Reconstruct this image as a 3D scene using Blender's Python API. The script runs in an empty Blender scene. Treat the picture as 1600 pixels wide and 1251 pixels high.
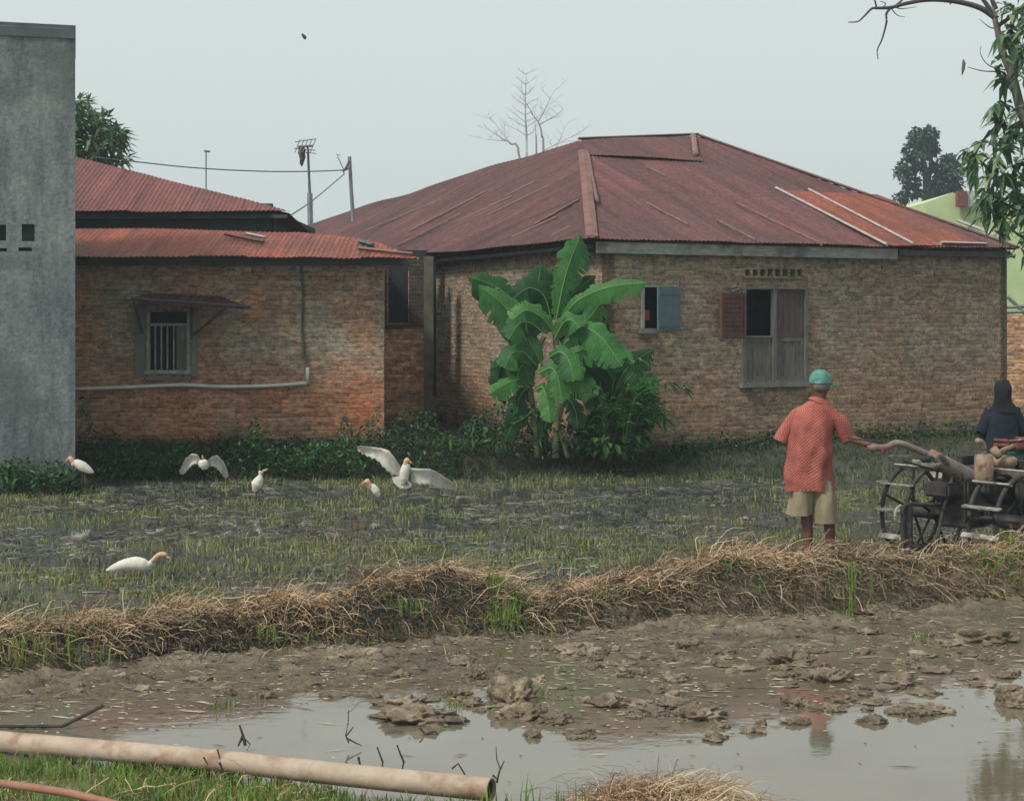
import bpy, bmesh, math, random
import numpy as np
from mathutils import Vector, noise as mnoise

C = bpy.context.scene.collection
SC = bpy.context.scene
R = math.radians
random.seed(7)

# ------------------------------------------------------------------ camera, sky, sun, exposure
CAM_H = 2.05
cam_d = bpy.data.cameras.new('camera'); cam = bpy.data.objects.new('camera', cam_d); C.objects.link(cam)
cam.location = (0, 0, CAM_H); cam.rotation_euler = (R(90), 0, 0)
cam_d.sensor_width = 36; cam_d.lens = 54; cam_d.shift_y = -125.5/1600
cam_d.clip_start = 0.1; cam_d.clip_end = 2000
SC.camera = cam
SUN_EL, SUN_AZ = 50, -128          # azimuth measured from +Y towards +X
w = bpy.data.worlds.new('World'); SC.world = w; w.use_nodes = True
nt = w.node_tree; nt.nodes.clear()
sky = nt.nodes.new('ShaderNodeTexSky'); sky.sky_type = 'NISHITA'; sky.sun_disc = False
sky.sun_elevation = R(SUN_EL); sky.sun_rotation = R(SUN_AZ); sky.air_density = 1.2; sky.dust_density = 6; sky.ozone_density = 1
hs = nt.nodes.new('ShaderNodeHueSaturation'); hs.inputs['Saturation'].default_value = 0.0
mx = nt.nodes.new('ShaderNodeMix'); mx.data_type = 'RGBA'; mx.inputs[0].default_value = 0.86
mx.inputs[7].default_value = (5.35, 5.95, 5.90, 1)     # overcast veil
bg = nt.nodes.new('ShaderNodeBackground'); bg.inputs[1].default_value = 0.10
wo = nt.nodes.new('ShaderNodeOutputWorld')
nt.links.new(sky.outputs[0], hs.inputs['Color']); nt.links.new(hs.outputs[0], mx.inputs[6])
nt.links.new(mx.outputs[2], bg.inputs[0]); nt.links.new(bg.outputs[0], wo.inputs[0])
sd = bpy.data.lights.new('sun', 'SUN'); sd.energy = 2.2; sd.angle = R(10); sd.color = (1, .94, .84)
sun = bpy.data.objects.new('sun', sd); C.objects.link(sun)
S = Vector((math.sin(R(SUN_AZ))*math.cos(R(SUN_EL)), math.cos(R(SUN_AZ))*math.cos(R(SUN_EL)), math.sin(R(SUN_EL))))
sun.rotation_euler = S.to_track_quat('Z', 'Y').to_euler()
vs = SC.view_settings; vs.view_transform = 'Standard'; vs.look = 'None'; vs.exposure = 0.45; vs.gamma = 1

# ------------------------------------------------------------------ helpers
F = 2400.0
def P(px, py, Y):                      # photo pixel at a chosen distance -> point
    return Vector(((px-800)/F*Y, Y, CAM_H-(py-500)/F*Y))
def tag(o, label=None, cat=None, group=None, kind=None):
    if label: o['label'] = label
    if cat: o['category'] = cat
    if group: o['group'] = group
    if kind: o['kind'] = kind
    return o
def empty(name, loc, label, cat, group=None):
    o = bpy.data.objects.new(name, None); C.objects.link(o); o.location = loc
    o.empty_display_size = .1
    return tag(o, label, cat, group)
class MB:
    def __init__(s): s.v = []; s.f = []; s.uv = []
    def add(s, vs, fs, uvs=None):
        b = len(s.v); s.v += [tuple(p) for p in vs]
        for f in fs: s.f.append(tuple(i+b for i in f))
        if uvs is None: uvs = [(p[0]+p[1]*.37, p[2]) for p in vs]
        s.uv += [tuple(u) for u in uvs]
    def quad(s, a, b, c, d, uv=None): s.add([a, b, c, d], [(0, 1, 2, 3)], uv)
    def box(s, c, sx, sy, sz, ax=(1, 0, 0), ay=None, az=None):
        c = Vector(c); ax = Vector(ax).normalized()
        if az is None: az = Vector((0, 0, 1))
        else: az = Vector(az).normalized()
        if ay is None: ay = az.cross(ax)
        ay = Vector(ay).normalized()
        vs = [c+ax*sx/2*i+ay*sy/2*j+az*sz/2*k for k in (-1, 1) for j in (-1, 1) for i in (-1, 1)]
        uv = [(sx/2*i+sy/2*j, sz/2*k) for k in (-1, 1) for j in (-1, 1) for i in (-1, 1)]
        s.add(vs, [(0, 2, 3, 1), (4, 5, 7, 6), (0, 1, 5, 4), (2, 6, 7, 3), (0, 4, 6, 2), (1, 3, 7, 5)], uv)
    def loft(s, pts, rad, up=(0, 0, 1), n=10, cap=True):
        pts = [Vector(p) for p in pts]; up = Vector(up); vs = []; uv = []; m = len(pts); L = 0
        for i, p in enumerate(pts):
            t = (pts[min(i+1, m-1)]-pts[max(i-1, 0)]).normalized()
            side = t.cross(up)
            if side.length < 1e-3: side = t.cross(Vector((0, 1, 0)))
            side.normalize(); u2 = side.cross(t).normalized()
            r = rad[i] if hasattr(rad[i], '__len__') else (rad[i], rad[i])
            if i: L += (p-pts[i-1]).length
            for k in range(n):
                a = 2*math.pi*k/n
                vs.append(p+side*math.cos(a)*r[0]+u2*math.sin(a)*r[1]); uv.append((a*max(r)*1.0, L))
        fs = [(i*n+k, i*n+(k+1) % n, (i+1)*n+(k+1) % n, (i+1)*n+k) for i in range(m-1) for k in range(n)]
        if cap: fs += [tuple(range(n))[::-1], tuple((m-1)*n+k for k in range(n))]
        s.add(vs, fs, uv)
    def tube(s, pts, r, n=8, cap=True):
        s.loft(pts, [r]*len(pts) if not hasattr(r, '__len__') else [(q, q) for q in r], n=n, cap=cap)
    def build(s, name, mat, parent=None, smooth=False, world=True):
        me = bpy.data.meshes.new(name); me.from_pydata(s.v, [], s.f)
        ul = me.uv_layers.new(name='UVMap')
        li = np.empty(len(me.loops), dtype=np.int32); me.loops.foreach_get('vertex_index', li)
        ul.data.foreach_set('uv', np.array(s.uv, dtype=np.float32)[li].ravel())
        if smooth: me.polygons.foreach_set('use_smooth', [True]*len(me.polygons))
        me.materials.append(mat); me.update()
        o = bpy.data.objects.new(name, me); C.objects.link(o)
        if parent:
            o.parent = parent
            if world:
                q = parent; off = Vector((0, 0, 0))
                while q: off += q.location; q = q.parent
                for v in me.vertices: v.co -= off
        return o
def curve(pts, n=12):                  # Catmull-Rom through points
    pts = [Vector(p) for p in pts]; q = [pts[0]*2-pts[1]]+pts+[pts[-1]*2-pts[-2]]; out = []
    for i in range(1, len(q)-2):
        for k in range(n):
            t = k/n; a, b, c, d = q[i-1:i+3]
            out.append(.5*((2*b)+(c-a)*t+(2*a-5*b+4*c-d)*t*t+(3*b-a-3*c+d)*t**3))
    out.append(pts[-1]); return out
rnd = random.uniform

# ------------------------------------------------------------------ materials
def newmat(name):
    m = bpy.data.materials.new(name); m.use_nodes = True
    t = m.node_tree; b = t.nodes['Principled BSDF']; return m, t, b
def N(t, ty, **kw):
    n = t.nodes.new(ty)
    for k, v in kw.items():
        if k.startswith('i_'): n.inputs[k[2:].replace('_', ' ')].default_value = v
        else: setattr(n, k, v)
    return n
def ramp(t, fac, stops):
    r = t.nodes.new('ShaderNodeValToRGB'); e = r.color_ramp.elements
    while len(e) < len(stops): e.new(.5)
    for q, (p, c) in zip(e, stops):
        q.position = p; q.color = (*c, 1) if len(c) == 3 else c
    t.links.new(fac, r.inputs[0]); return r.outputs[0]
def mixc(t, f, a, b, mode='MIX'):
    m = t.nodes.new('ShaderNodeMix'); m.data_type = 'RGBA'; m.blend_type = mode
    for s, v in ((0, f), (6, a), (7, b)):
        if hasattr(v, 'links') or isinstance(v, bpy.types.NodeSocket): t.links.new(v, m.inputs[s])
        elif s == 0: m.inputs[0].default_value = v
        else: m.inputs[s].default_value = (*v, 1)
    return m.outputs[2]
def noisef(t, scale, detail=6, rough=.6, vec=None, stretch=None, dist=0):
    n = t.nodes.new('ShaderNodeTexNoise'); n.inputs['Scale'].default_value = scale
    n.inputs['Detail'].default_value = detail; n.inputs['Roughness'].default_value = rough; n.inputs['Distortion'].default_value = dist
    if vec is None:
        g = t.nodes.new('ShaderNodeNewGeometry'); vec = g.outputs['Position']
    if stretch:
        mp = t.nodes.new('ShaderNodeMapping'); mp.inputs['Scale'].default_value = stretch
        t.links.new(vec, mp.inputs[0]); vec = mp.outputs[0]
    t.links.new(vec, n.inputs['Vector']); return n.outputs[0]
def bump(t, b, h, strength=.5, dist=.01):
    n = t.nodes.new('ShaderNodeBump'); n.inputs['Strength'].default_value = strength; n.inputs['Distance'].default_value = dist
    t.links.new(h, n.inputs['Height']); t.links.new(n.outputs[0], b.inputs['Normal']); return n
def mat_noise(name, c1, c2, scale=8, rough=.85, bmp=.4, c3=None, scale3=1.5, stretch=None, spec=.3, bd=.01):
    m, t, b = newmat(name)
    n = noisef(t, scale, stretch=stretch)
    col = ramp(t, n, [(.33, c1), (.68, c2)])
    if c3: col = mixc(t, ramp(t, noisef(t, scale3), [(.5, (0, 0, 0)), (.64, (1, 1, 1))]), col, c3)
    t.links.new(col, b.inputs['Base Color']); b.inputs['Roughness'].default_value = rough
    b.inputs['Specular IOR Level'].default_value = spec
    if bmp: bump(t, b, noisef(t, scale*4), bmp, bd)
    return m
def mat_island(name, stops, rough=.7, spec=.3, trans=0, sheen=0):
    m, t, b = newmat(name)
    g = t.nodes.new('ShaderNodeNewGeometry')
    col = ramp(t, g.outputs['Random Per Island'], stops)
    n = noisef(t, 1.3, 3)
    col = mixc(t, 1, col, ramp(t, n, [(.3, (.7, .74, .7)), (.7, (1.25, 1.2, 1.1))]), 'MULTIPLY')
    t.links.new(col, b.inputs['Base Color']); b.inputs['Roughness'].default_value = rough
    b.inputs['Specular IOR Level'].default_value = spec
    if trans:
        tr = t.nodes.new('ShaderNodeBsdfTranslucent'); t.links.new(col, tr.inputs[0])
        ms = t.nodes.new('ShaderNodeMixShader'); ms.inputs[0].default_value = trans
        o = t.nodes['Material Output']
        t.links.new(b.outputs[0], ms.inputs[1]); t.links.new(tr.outputs[0], ms.inputs[2]); t.links.new(ms.outputs[0], o.inputs[0])
    return m
def low_mask(t, sock, amt):
    q = t.nodes.new('ShaderNodeMapRange'); q.inputs[1].default_value = 2.35; q.inputs[2].default_value = 1.9; q.inputs[3].default_value = 0; q.inputs[4].default_value = amt; t.links.new(sock, q.inputs[0]); return q.outputs[0]
def mat_brick(name, a, b2, mortar, patch, stain, patch_amt=.5, dark_top=None, low_red=0):
    m, t, b = newmat(name)
    uv = t.nodes.new('ShaderNodeUVMap'); uv.uv_map = 'UVMap'
    # wobble so that courses are not ruler-straight
    dn = t.nodes.new('ShaderNodeTexNoise'); dn.inputs['Scale'].default_value = 1.3; dn.inputs['Detail'].default_value = 5
    t.links.new(uv.outputs[0], dn.inputs['Vector'])
    ad = t.nodes.new('ShaderNodeVectorMath'); ad.operation = 'MULTIPLY_ADD'
    t.links.new(dn.outputs['Color'], ad.inputs[0]); ad.inputs[1].default_value = (.08, .09, 0); t.links.new(uv.outputs[0], ad.inputs[2])
    br = t.nodes.new('ShaderNodeTexBrick')
    br.inputs['Scale'].default_value = 1; br.inputs['Brick Width'].default_value = .21; br.inputs['Row Height'].default_value = .064
    br.inputs['Mortar Size'].default_value = .012; br.inputs['Mortar Smooth'].default_value = .4; br.inputs['Bias'].default_value = 0
    br.inputs['Color1'].default_value = (*a, 1); br.inputs['Color2'].default_value = (*b2, 1); br.inputs['Mortar'].default_value = (*mortar, 1)
    t.links.new(ad.outputs[0], br.inputs['Vector'])
    fine = noisef(t, 13, 7, .8, uv.outputs[0], (.8, 1.3, 1))
    cell = t.nodes.new('ShaderNodeTexBrick'); cell.inputs['Scale'].default_value = 1; cell.inputs['Brick Width'].default_value = .21; cell.inputs['Row Height'].default_value = .064; cell.inputs['Mortar Size'].default_value = 0
    cell.inputs['Color1'].default_value = (.55, .55, .56, 1); cell.inputs['Color2'].default_value = (1.5, 1.45, 1.35, 1); t.links.new(ad.outputs[0], cell.inputs['Vector'])
    big = noisef(t, .75, 6, .65, uv.outputs[0])
    col = mixc(t, ramp(t, big, [(.42, (0, 0, 0)), (.62, (patch_amt,)*3)]), br.outputs['Color'], patch, 'MULTIPLY')
    col = mixc(t, 1, col, ramp(t, fine, [(.36, (.3, .31, .33)), (.5, (1, 1, 1)), (.66, (1.75, 1.65, 1.5))]), 'MULTIPLY')
    col = mixc(t, .75, col, cell.outputs[0], 'MULTIPLY')
    # vertical grime streaks and blotches with a shape of their own
    st = noisef(t, 1.6, 7, .7, uv.outputs[0], (1.4, .45, 1))
    col = mixc(t, ramp(t, st, [(.5, (0, 0, 0)), (.72, (.6, .6, .6))]), col, stain)
    vz = t.nodes.new('ShaderNodeSeparateXYZ'); t.links.new(uv.outputs[0], vz.inputs[0])
    # damp moss at the wall's foot, wobbly upper line
    ma = t.nodes.new('ShaderNodeMath'); ma.operation = 'MULTIPLY_ADD'
    t.links.new(noisef(t, 2.2, 5, .6, uv.outputs[0]), ma.inputs[0]); ma.inputs[1].default_value = .9; t.links.new(vz.outputs[1], ma.inputs[2])
    foot = ramp(t, ma.outputs[0], [(.75, (.85, .85, .85)), (1.0, (0, 0, 0))])
    ml = t.nodes.new('ShaderNodeMath'); ml.operation = 'MULTIPLY_ADD'; t.links.new(big, ml.inputs[0]); ml.inputs[1].default_value = 1.6; t.links.new(vz.outputs[1], ml.inputs[2])
    if low_red: col = mixc(t, ramp(t, ml.outputs[0], [(0, (low_red,)*3), (.0, (low_red,)*3)]) if False else low_mask(t, ml.outputs[0], low_red), col, (1.45, .86, .62), 'MULTIPLY')
    col = mixc(t, foot, col, (.035, .042, .033))
    if dark_top:  # blotchy darkening towards the top of the wall
        mb = t.nodes.new('ShaderNodeMapRange'); mb.inputs[1].default_value = dark_top[0]; mb.inputs[2].default_value = dark_top[1]
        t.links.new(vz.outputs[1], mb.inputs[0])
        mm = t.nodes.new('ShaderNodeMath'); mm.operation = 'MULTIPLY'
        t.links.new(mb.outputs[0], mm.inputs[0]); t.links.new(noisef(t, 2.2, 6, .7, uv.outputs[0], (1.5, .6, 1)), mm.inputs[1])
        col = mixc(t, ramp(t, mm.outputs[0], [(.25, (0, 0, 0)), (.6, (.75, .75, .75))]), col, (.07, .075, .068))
    t.links.new(col, b.inputs['Base Color']); b.inputs['Roughness'].default_value = .95; b.inputs['Specular IOR Level'].default_value = .15
    h = t.nodes.new('ShaderNodeMath'); h.operation = 'MULTIPLY_ADD'
    t.links.new(fine, h.inputs[0]); h.inputs[1].default_value = .9
    inv = t.nodes.new('ShaderNodeMath'); inv.operation = 'SUBTRACT'; inv.inputs[0].default_value = 1
    t.links.new(br.outputs['Fac'], inv.inputs[1]); t.links.new(inv.outputs[0], h.inputs[2])
    bump(t, b, h.outputs[0], .9, .02)
    return m
def mat_rust(name, c1, c2, c3, dark):   # uv: u across corrugations, v down the slope
    m, t, b = newmat(name)
    uv = t.nodes.new('ShaderNodeUVMap'); uv.uv_map = 'UVMap'
    n1 = noisef(t, 3.2, 8, .75, uv.outputs[0], (2.6, .35, 1)); n2 = noisef(t, 26, 4, .7, uv.outputs[0], (1, .35, 1)); n3 = noisef(t, .55, 6, .65, uv.outputs[0])
    col = ramp(t, n1, [(.3, c1), (.55, c2), (.75, c3)])
    col = mixc(t, ramp(t, n3, [(.42, (0, 0, 0)), (.66, (.85, .85, .85))]), col, dark)
    col = mixc(t, 1, col, ramp(t, n2, [(.34, (.6, .61, .64)), (.52, (1, 1, 1)), (.7, (1.4, 1.33, 1.3))]), 'MULTIPLY')
    n4 = noisef(t, 1.1, 6, .7, uv.outputs[0], (4.5, .22, 1)); col = mixc(t, 1, col, ramp(t, n4, [(.34, (.68, .7, .74)), (.5, (1, 1, 1)), (.66, (1.28, 1.22, 1.2))]), 'MULTIPLY')
    # one sheet differs from the next
    sx = t.nodes.new('ShaderNodeTexBrick'); sx.inputs['Scale'].default_value = 1; sx.inputs['Brick Width'].default_value = .76; sx.inputs['Row Height'].default_value = 2.4
    sx.inputs['Mortar Size'].default_value = .006; sx.offset = 0
    sx.inputs['Color1'].default_value = (.82, .84, .86, 1); sx.inputs['Color2'].default_value = (1.15, 1.1, 1.08, 1); sx.inputs['Mortar'].default_value = (.5, .45, .45, 1)
    t.links.new(uv.outputs[0], sx.inputs['Vector'])
    col = mixc(t, .9, col, sx.outputs[0], 'MULTIPLY')
    t.links.new(col, b.inputs['Base Color']); b.inputs['Roughness'].default_value = .72; b.inputs['Specular IOR Level'].default_value = .35
    bump(t, b, n2, .3, .006)
    return m

def mat_concrete():
    m, t, b = newmat('grey_render')
    a = noisef(t, 1.1, 8, .7); c_ = noisef(t, 3.5, 8, .75, stretch=(1, 1, .22)); d = noisef(t, 22, 5, .7); e = noisef(t, .45, 5, .6, stretch=(1, 1, 2.5))
    col = ramp(t, a, [(.3, (.105, .13, .135)), (.5, (.165, .19, .195)), (.7, (.23, .25, .25))])
    col = mixc(t, 1, col, ramp(t, c_, [(.35, (.6, .63, .63)), (.5, (1, 1, 1)), (.68, (1.35, 1.3, 1.25))]), 'MULTIPLY')
    col = mixc(t, 1, col, ramp(t, d, [(.35, (.75, .76, .76)), (.65, (1.25, 1.24, 1.2))]), 'MULTIPLY')
    col = mixc(t, ramp(t, e, [(.5, (0, 0, 0)), (.58, (.55, .55, .55))]), col, (.10, .12, .115))
    t.links.new(col, b.inputs['Base Color']); b.inputs['Roughness'].default_value = .95; b.inputs['Specular IOR Level'].default_value = .2
    bump(t, b, d, .5, .02); return m
M = {}
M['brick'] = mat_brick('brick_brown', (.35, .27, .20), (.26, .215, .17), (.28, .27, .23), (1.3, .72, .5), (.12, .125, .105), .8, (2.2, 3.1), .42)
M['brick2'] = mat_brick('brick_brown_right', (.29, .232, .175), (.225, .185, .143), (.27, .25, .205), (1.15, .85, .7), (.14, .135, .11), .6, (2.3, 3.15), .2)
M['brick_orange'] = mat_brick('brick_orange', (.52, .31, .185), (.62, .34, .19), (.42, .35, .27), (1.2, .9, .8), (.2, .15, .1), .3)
M['brick_shade'] = mat_brick('brick_shade', (.085, .075, .062), (.06, .056, .05), (.075, .072, .065), (1.1, .9, .8), (.03, .035, .035), .4)  # darker brick, with the eave's shadow in the recess put into its colour
M['column'] = mat_noise('mossy_column', (.06, .062, .05), (.14, .13, .105), 5, .95, .5)
M['roof'] = mat_rust('rusty_roof_brown', (.105, .043, .043), (.135, .054, .053), (.175, .078, .07), (.082, .042, .044))
M['roof_dark'] = mat_rust('rusty_roof_dark', (.092, .042, .044), (.12, .052, .053), (.16, .075, .07), (.068, .038, .042))
M['roof_orange'] = mat_rust('rusty_roof_orange', (.20, .058, .036), (.28, .08, .05), (.36, .13, .09), (.12, .052, .042))
M['roof_red'] = mat_rust('rusty_roof_red', (.15, .055, .05), (.18, .065, .06), (.21, .08, .07), (.12, .052, .05))
M['zinc'] = mat_noise('pale_zinc', (.28, .24, .23), (.42, .38, .36), 9, .5, .1)
M['zinc_rust'] = mat_noise('rusty_ridge_cap', (.17, .085, .068), (.25, .15, .12), 7, .7, .2)
M['concrete'] = mat_concrete(); M['cap_rust'] = mat_noise('hip_cap_rust', (.13, .06, .052), (.22, .12, .10), 5, .7, .2); M['lap'] = mat_noise('lap_edge', (.15, .085, .08), (.23, .14, .125), 9, .7, .1)
M['concrete_dark'] = mat_noise('grey_render_dark', (.07, .085, .09), (.11, .125, .13), 5, .95, .3)
M['vent'] = mat_noise('vent_grey', (.12, .14, .15), (.16, .18, .19), 5, .95, .3)
M['plaster'] = mat_noise('stained_plaster', (.11, .115, .10), (.19, .19, .165), 5, .95, .4)
M['dark'] = mat_noise('near_black', (.018, .022, .026), (.035, .04, .045), 6, .9, .3)  # near-black; also paints interior shade on the panels behind openings
M['upper_wall'] = mat_noise('dark_blue_grey_boards', (.035, .045, .055), (.06, .07, .08), 5, .9, .3)
M['fascia'] = mat_noise('weathered_fascia', (.17, .18, .165), (.30, .31, .28), 6, .9, .3, (.1, .11, .1), 2.2, (1, 1, 4))
M['fascia_dark'] = mat_noise('dark_fascia', (.05, .055, .055), (.09, .09, .085), 6, .9, .3)
M['wood_grey'] = mat_noise('grey_weathered_wood', (.085, .08, .072), (.175, .165, .15), 14, .9, .4, None, 1, (3, 3, .35))
M['wood_maroon'] = mat_noise('maroon_wood', (.085, .04, .038), (.14, .065, .06), 9, .85, .3, None, 1, (2, 2, .4))
M['wood_maroon_grey'] = mat_noise('faded_maroon_wood', (.075, .055, .055), (.12, .09, .088), 9, .85, .3, None, 1, (2, 2, .4))
M['wood_blue'] = mat_noise('blue_grey_paint', (.08, .125, .14), (.11, .165, .18), 8, .7, .2)
M['wood_pale'] = mat_noise('pale_window_wood', (.17, .18, .16), (.31, .32, .28), 12, .9, .2)
M['red_cloth'] = mat_noise('red_cloth', (.35, .06, .05), (.45, .1, .08), 12, .9, .1)
M['pvc'] = mat_noise('pale_pvc', (.46, .46, .42), (.6, .59, .54), 5, .5, .1)
M['metal_dark'] = mat_noise('dark_metal', (.16, .18, .185), (.26, .28, .28), 10, .6, .1)
M['wire'] = mat_noise('wire', (.09, .10, .105), (.14, .15, .15), 10, .6, 0)
M['bark'] = mat_noise('bark', (.10, .085, .075), (.19, .165, .15), 14, .95, .6, None, 1, (1, 1, .3))
M['bark_pale'] = mat_noise('pale_bark', (.26, .27, .27), (.36, .37, .37), 14, .95, .2); M['bark_dark'] = mat_noise('bark_dark', (.045, .045, .042), (.09, .085, .08), 14, .95, .5)
M['green_wall'] = mat_noise('lime_green_paint', (.42, .52, .27), (.52, .62, .36), 2, .9, .1)
M['pale_wall'] = mat_noise('pale_grey_paint', (.38, .42, .4), (.5, .53, .5), 2, .9, .1)
M['skin'] = mat_noise('brown_skin', (.11, .045, .035), (.155, .068, .05), 14, .55, .1)
M['hair'] = mat_noise('grey_hair', (.10, .09, .085), (.2, .19, .18), 60, .9, .5)
M['cap'] = mat_noise('teal_cap', (.045, .15, .13), (.09, .25, .21), 18, .85, .3, (.16, .33, .28), 14)
M['shorts'] = mat_noise('khaki_cloth', (.20, .165, .105), (.31, .26, .175), 9, .95, .5, None, 1, (1, 1, .5))
M['navy'] = mat_noise('navy_cloth', (.008, .014, .026), (.018, .024, .036), 9, .95, .4)
M['black_cloth'] = mat_noise('black_cloth', (.008, .010, .014), (.018, .02, .024), 9, .95, .4)
M['white_feather'] = mat_noise('white_feathers', (.50, .48, .42), (.66, .64, .57), 30, .85, .35, bd=.004)
M['wing_feather'] = mat_noise('wing_feathers', (.40, .38, .33), (.64, .62, .55), 22, .85, .6, None, 1, (1, 1, .25), bd=.01)
M['buff_feather'] = mat_noise('buff_feathers', (.50, .26, .17), (.64, .44, .32), 30, .85, .2)
M['beak'] = mat_noise('beak', (.55, .28, .10), (.65, .38, .14), 10, .5, 0)
M['leg_dark'] = mat_noise('bird_leg', (.07, .065, .045), (.12, .1, .07), 10, .6, 0)
M['bird_dark'] = mat_noise('dark_feathers', (.03, .035, .04), (.06, .06, .06), 10, .9, 0)
M['engine_tan'] = mat_noise('rusty_tan_metal', (.20, .135, .10), (.34, .245, .185), 16, .8, .5, (.12, .065, .05), 11)
M['engine_dark'] = mat_noise('oily_engine', (.03, .04, .045), (.08, .085, .08), 14, .55, .4)
M['engine_red'] = mat_noise('worn_red_paint', (.15, .045, .04), (.24, .09, .075), 14, .65, .2, (.12, .09, .08), 7)
M['engine_green'] = mat_noise('worn_green_paint', (.03, .10, .08), (.06, .15, .12), 14, .65, .2)
M['iron'] = mat_noise('muddy_iron', (.022, .024, .026), (.07, .06, .052), 12, .7, .4)
M['iron_bright'] = mat_noise('worn_bright_iron', (.22, .21, .19), (.40, .38, .34), 12, .55, .4, (.10, .08, .065), 9)
M['handle'] = mat_noise('worn_handle', (.13, .11, .10), (.24, .20, .18), 12, .7, .5, (.22, .09, .07), 5)
M['mudclod'] = mat_noise('mud_clod', (.09, .068, .045), (.22, .17, .115), 9, .7, .9, (.33, .27, .19), 5, bd=.03, spec=.5)
M['pipe'] = mat_noise('big_pale_pipe', (.33, .25, .19), (.46, .37, .29), 7, .7, .3, (.24, .14, .09), 5)
M['pipe_in'] = mat_noise('pipe_inside', (.02, .02, .02), (.04, .035, .03), 5, .9, 0)
M['terracotta'] = mat_noise('terracotta_hose', (.22, .10, .07), (.34, .18, .13), 12, .7, .2)
M['twig'] = mat_noise('dead_twig', (.035, .03, .026), (.08, .065, .05), 22, .9, .3)
# leaves / straw
M['grass_field'] = mat_island('paddy_grass', [(0, (.07, .09, .045)), (.35, (.14, .17, .065)), (.6, (.27, .31, .11)), (.8, (.22, .19, .10)), (1, (.40, .40, .2))], trans=.25)
M['grass_near'] = mat_island('near_grass', [(0, (.08, .15, .03)), (.4, (.13, .23, .05)), (.75, (.2, .30, .08)), (.9, (.27, .2, .11)), (1, (.36, .29, .18))], trans=.25)
M['low_weed'] = mat_island('low_growth', [(0, (.04, .045, .036)), (.5, (.085, .09, .07)), (.85, (.15, .15, .115)), (1, (.26, .26, .2))], trans=.2)
M['grass_bank'] = mat_island('bank_grass', [(0, (.035, .055, .03)), (.5, (.055, .075, .04)), (.85, (.09, .105, .055)), (1, (.17, .15, .1))], trans=.2)
M['straw'] = mat_island('dry_straw', [(0, (.10, .065, .045)), (.3, (.23, .15, .10)), (.62, (.40, .27, .18)), (.88, (.56, .42, .29)), (1, (.70, .58, .43))], .85, .15)
M['straw_dark'] = mat_island('darker_straw', [(0, (.035, .034, .024)), (.6, (.09, .078, .054)), (1, (.27, .22, .16))], .85, .15)  # darker tones for strands on the near side of the bund
M['straw_mud'] = mat_island('muddy_straw', [(0, (.07, .055, .04)), (.6, (.17, .135, .10)), (1, (.38, .31, .23))], .85, .15)
M['stalk'] = mat_island('glint_pale_stalks', [(0, (.05, .048, .04)), (.5, (.13, .125, .105)), (.85, (.2, .195, .165)), (1, (.34, .34, .3))], .6, .4)  # grey stalks; the pale end imitates sky glints on the wet field
M['debris'] = mat_island('floating_debris', [(0, (.08, .06, .045)), (.5, (.18, .14, .11)), (1, (.42, .37, .31))], .8, .2)
M['weed'] = mat_island('weeds', [(0, (.012, .032, .022)), (.6, (.024, .06, .032)), (.9, (.05, .12, .045)), (1, (.12, .22, .08))], trans=.15)
def mat_banana(name, c1, c2, c3):
    m, t, b = newmat(name); g = t.nodes.new('ShaderNodeNewGeometry')
    col = ramp(t, g.outputs['Random Per Island'], [(0, c1), (.5, c2), (1, c3)])
    n = noisef(t, 5, 6, .65); v = noisef(t, 60, 3, .6, stretch=(1, 1, .15))
    col = mixc(t, 1, col, ramp(t, n, [(.3, (.6, .62, .6)), (.5, (1, 1, 1)), (.7, (1.45, 1.35, 1.2))]), 'MULTIPLY')
    col = mixc(t, 1, col, ramp(t, v, [(.35, (.8, .8, .8)), (.65, (1.2, 1.2, 1.2))]), 'MULTIPLY')
    col = mixc(t, ramp(t, noisef(t, 8, 5, .7), [(.64, (0, 0, 0)), (.72, (.8, .8, .8))]), col, (.22, .17, .07))
    t.links.new(col, b.inputs['Base Color']); b.inputs['Roughness'].default_value = .5; b.inputs['Specular IOR Level'].default_value = .2
    tr = t.nodes.new('ShaderNodeBsdfTranslucent'); t.links.new(col, tr.inputs[0]); ms = t.nodes.new('ShaderNodeMixShader'); ms.inputs[0].default_value = .28
    t.links.new(b.outputs[0], ms.inputs[1]); t.links.new(tr.outputs[0], ms.inputs[2]); t.links.new(ms.outputs[0], t.nodes['Material Output'].inputs[0]); bump(t, b, v, .4, .01); return m
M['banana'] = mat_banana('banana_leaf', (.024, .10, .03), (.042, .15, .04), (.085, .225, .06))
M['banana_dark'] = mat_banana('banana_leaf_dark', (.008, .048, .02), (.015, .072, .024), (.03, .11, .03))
M['banana_stem'] = mat_noise('banana_stem', (.10, .13, .07), (.22, .20, .12), 12, .8, .3, None, 1, (1, 1, .3))
M['rib'] = mat_noise('banana_midrib', (.12, .26, .07), (.2, .34, .11), 9, .6, 0)
M['shrub'] = mat_island('bright_shrub', [(0, (.015, .055, .02)), (.6, (.035, .12, .035)), (1, (.12, .27, .07))], trans=.3)
M['mango'] = mat_island('mango_leaf', [(0, (.035, .09, .05)), (.5, (.065, .145, .07)), (.85, (.12, .22, .10)), (1, (.28, .35, .2))], .45, .5, trans=.25)
M['far_leaf'] = mat_island('far_leaf', [(0, (.03, .07, .06)), (1, (.06, .12, .09))], .7, .3, trans=.1)

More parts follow.
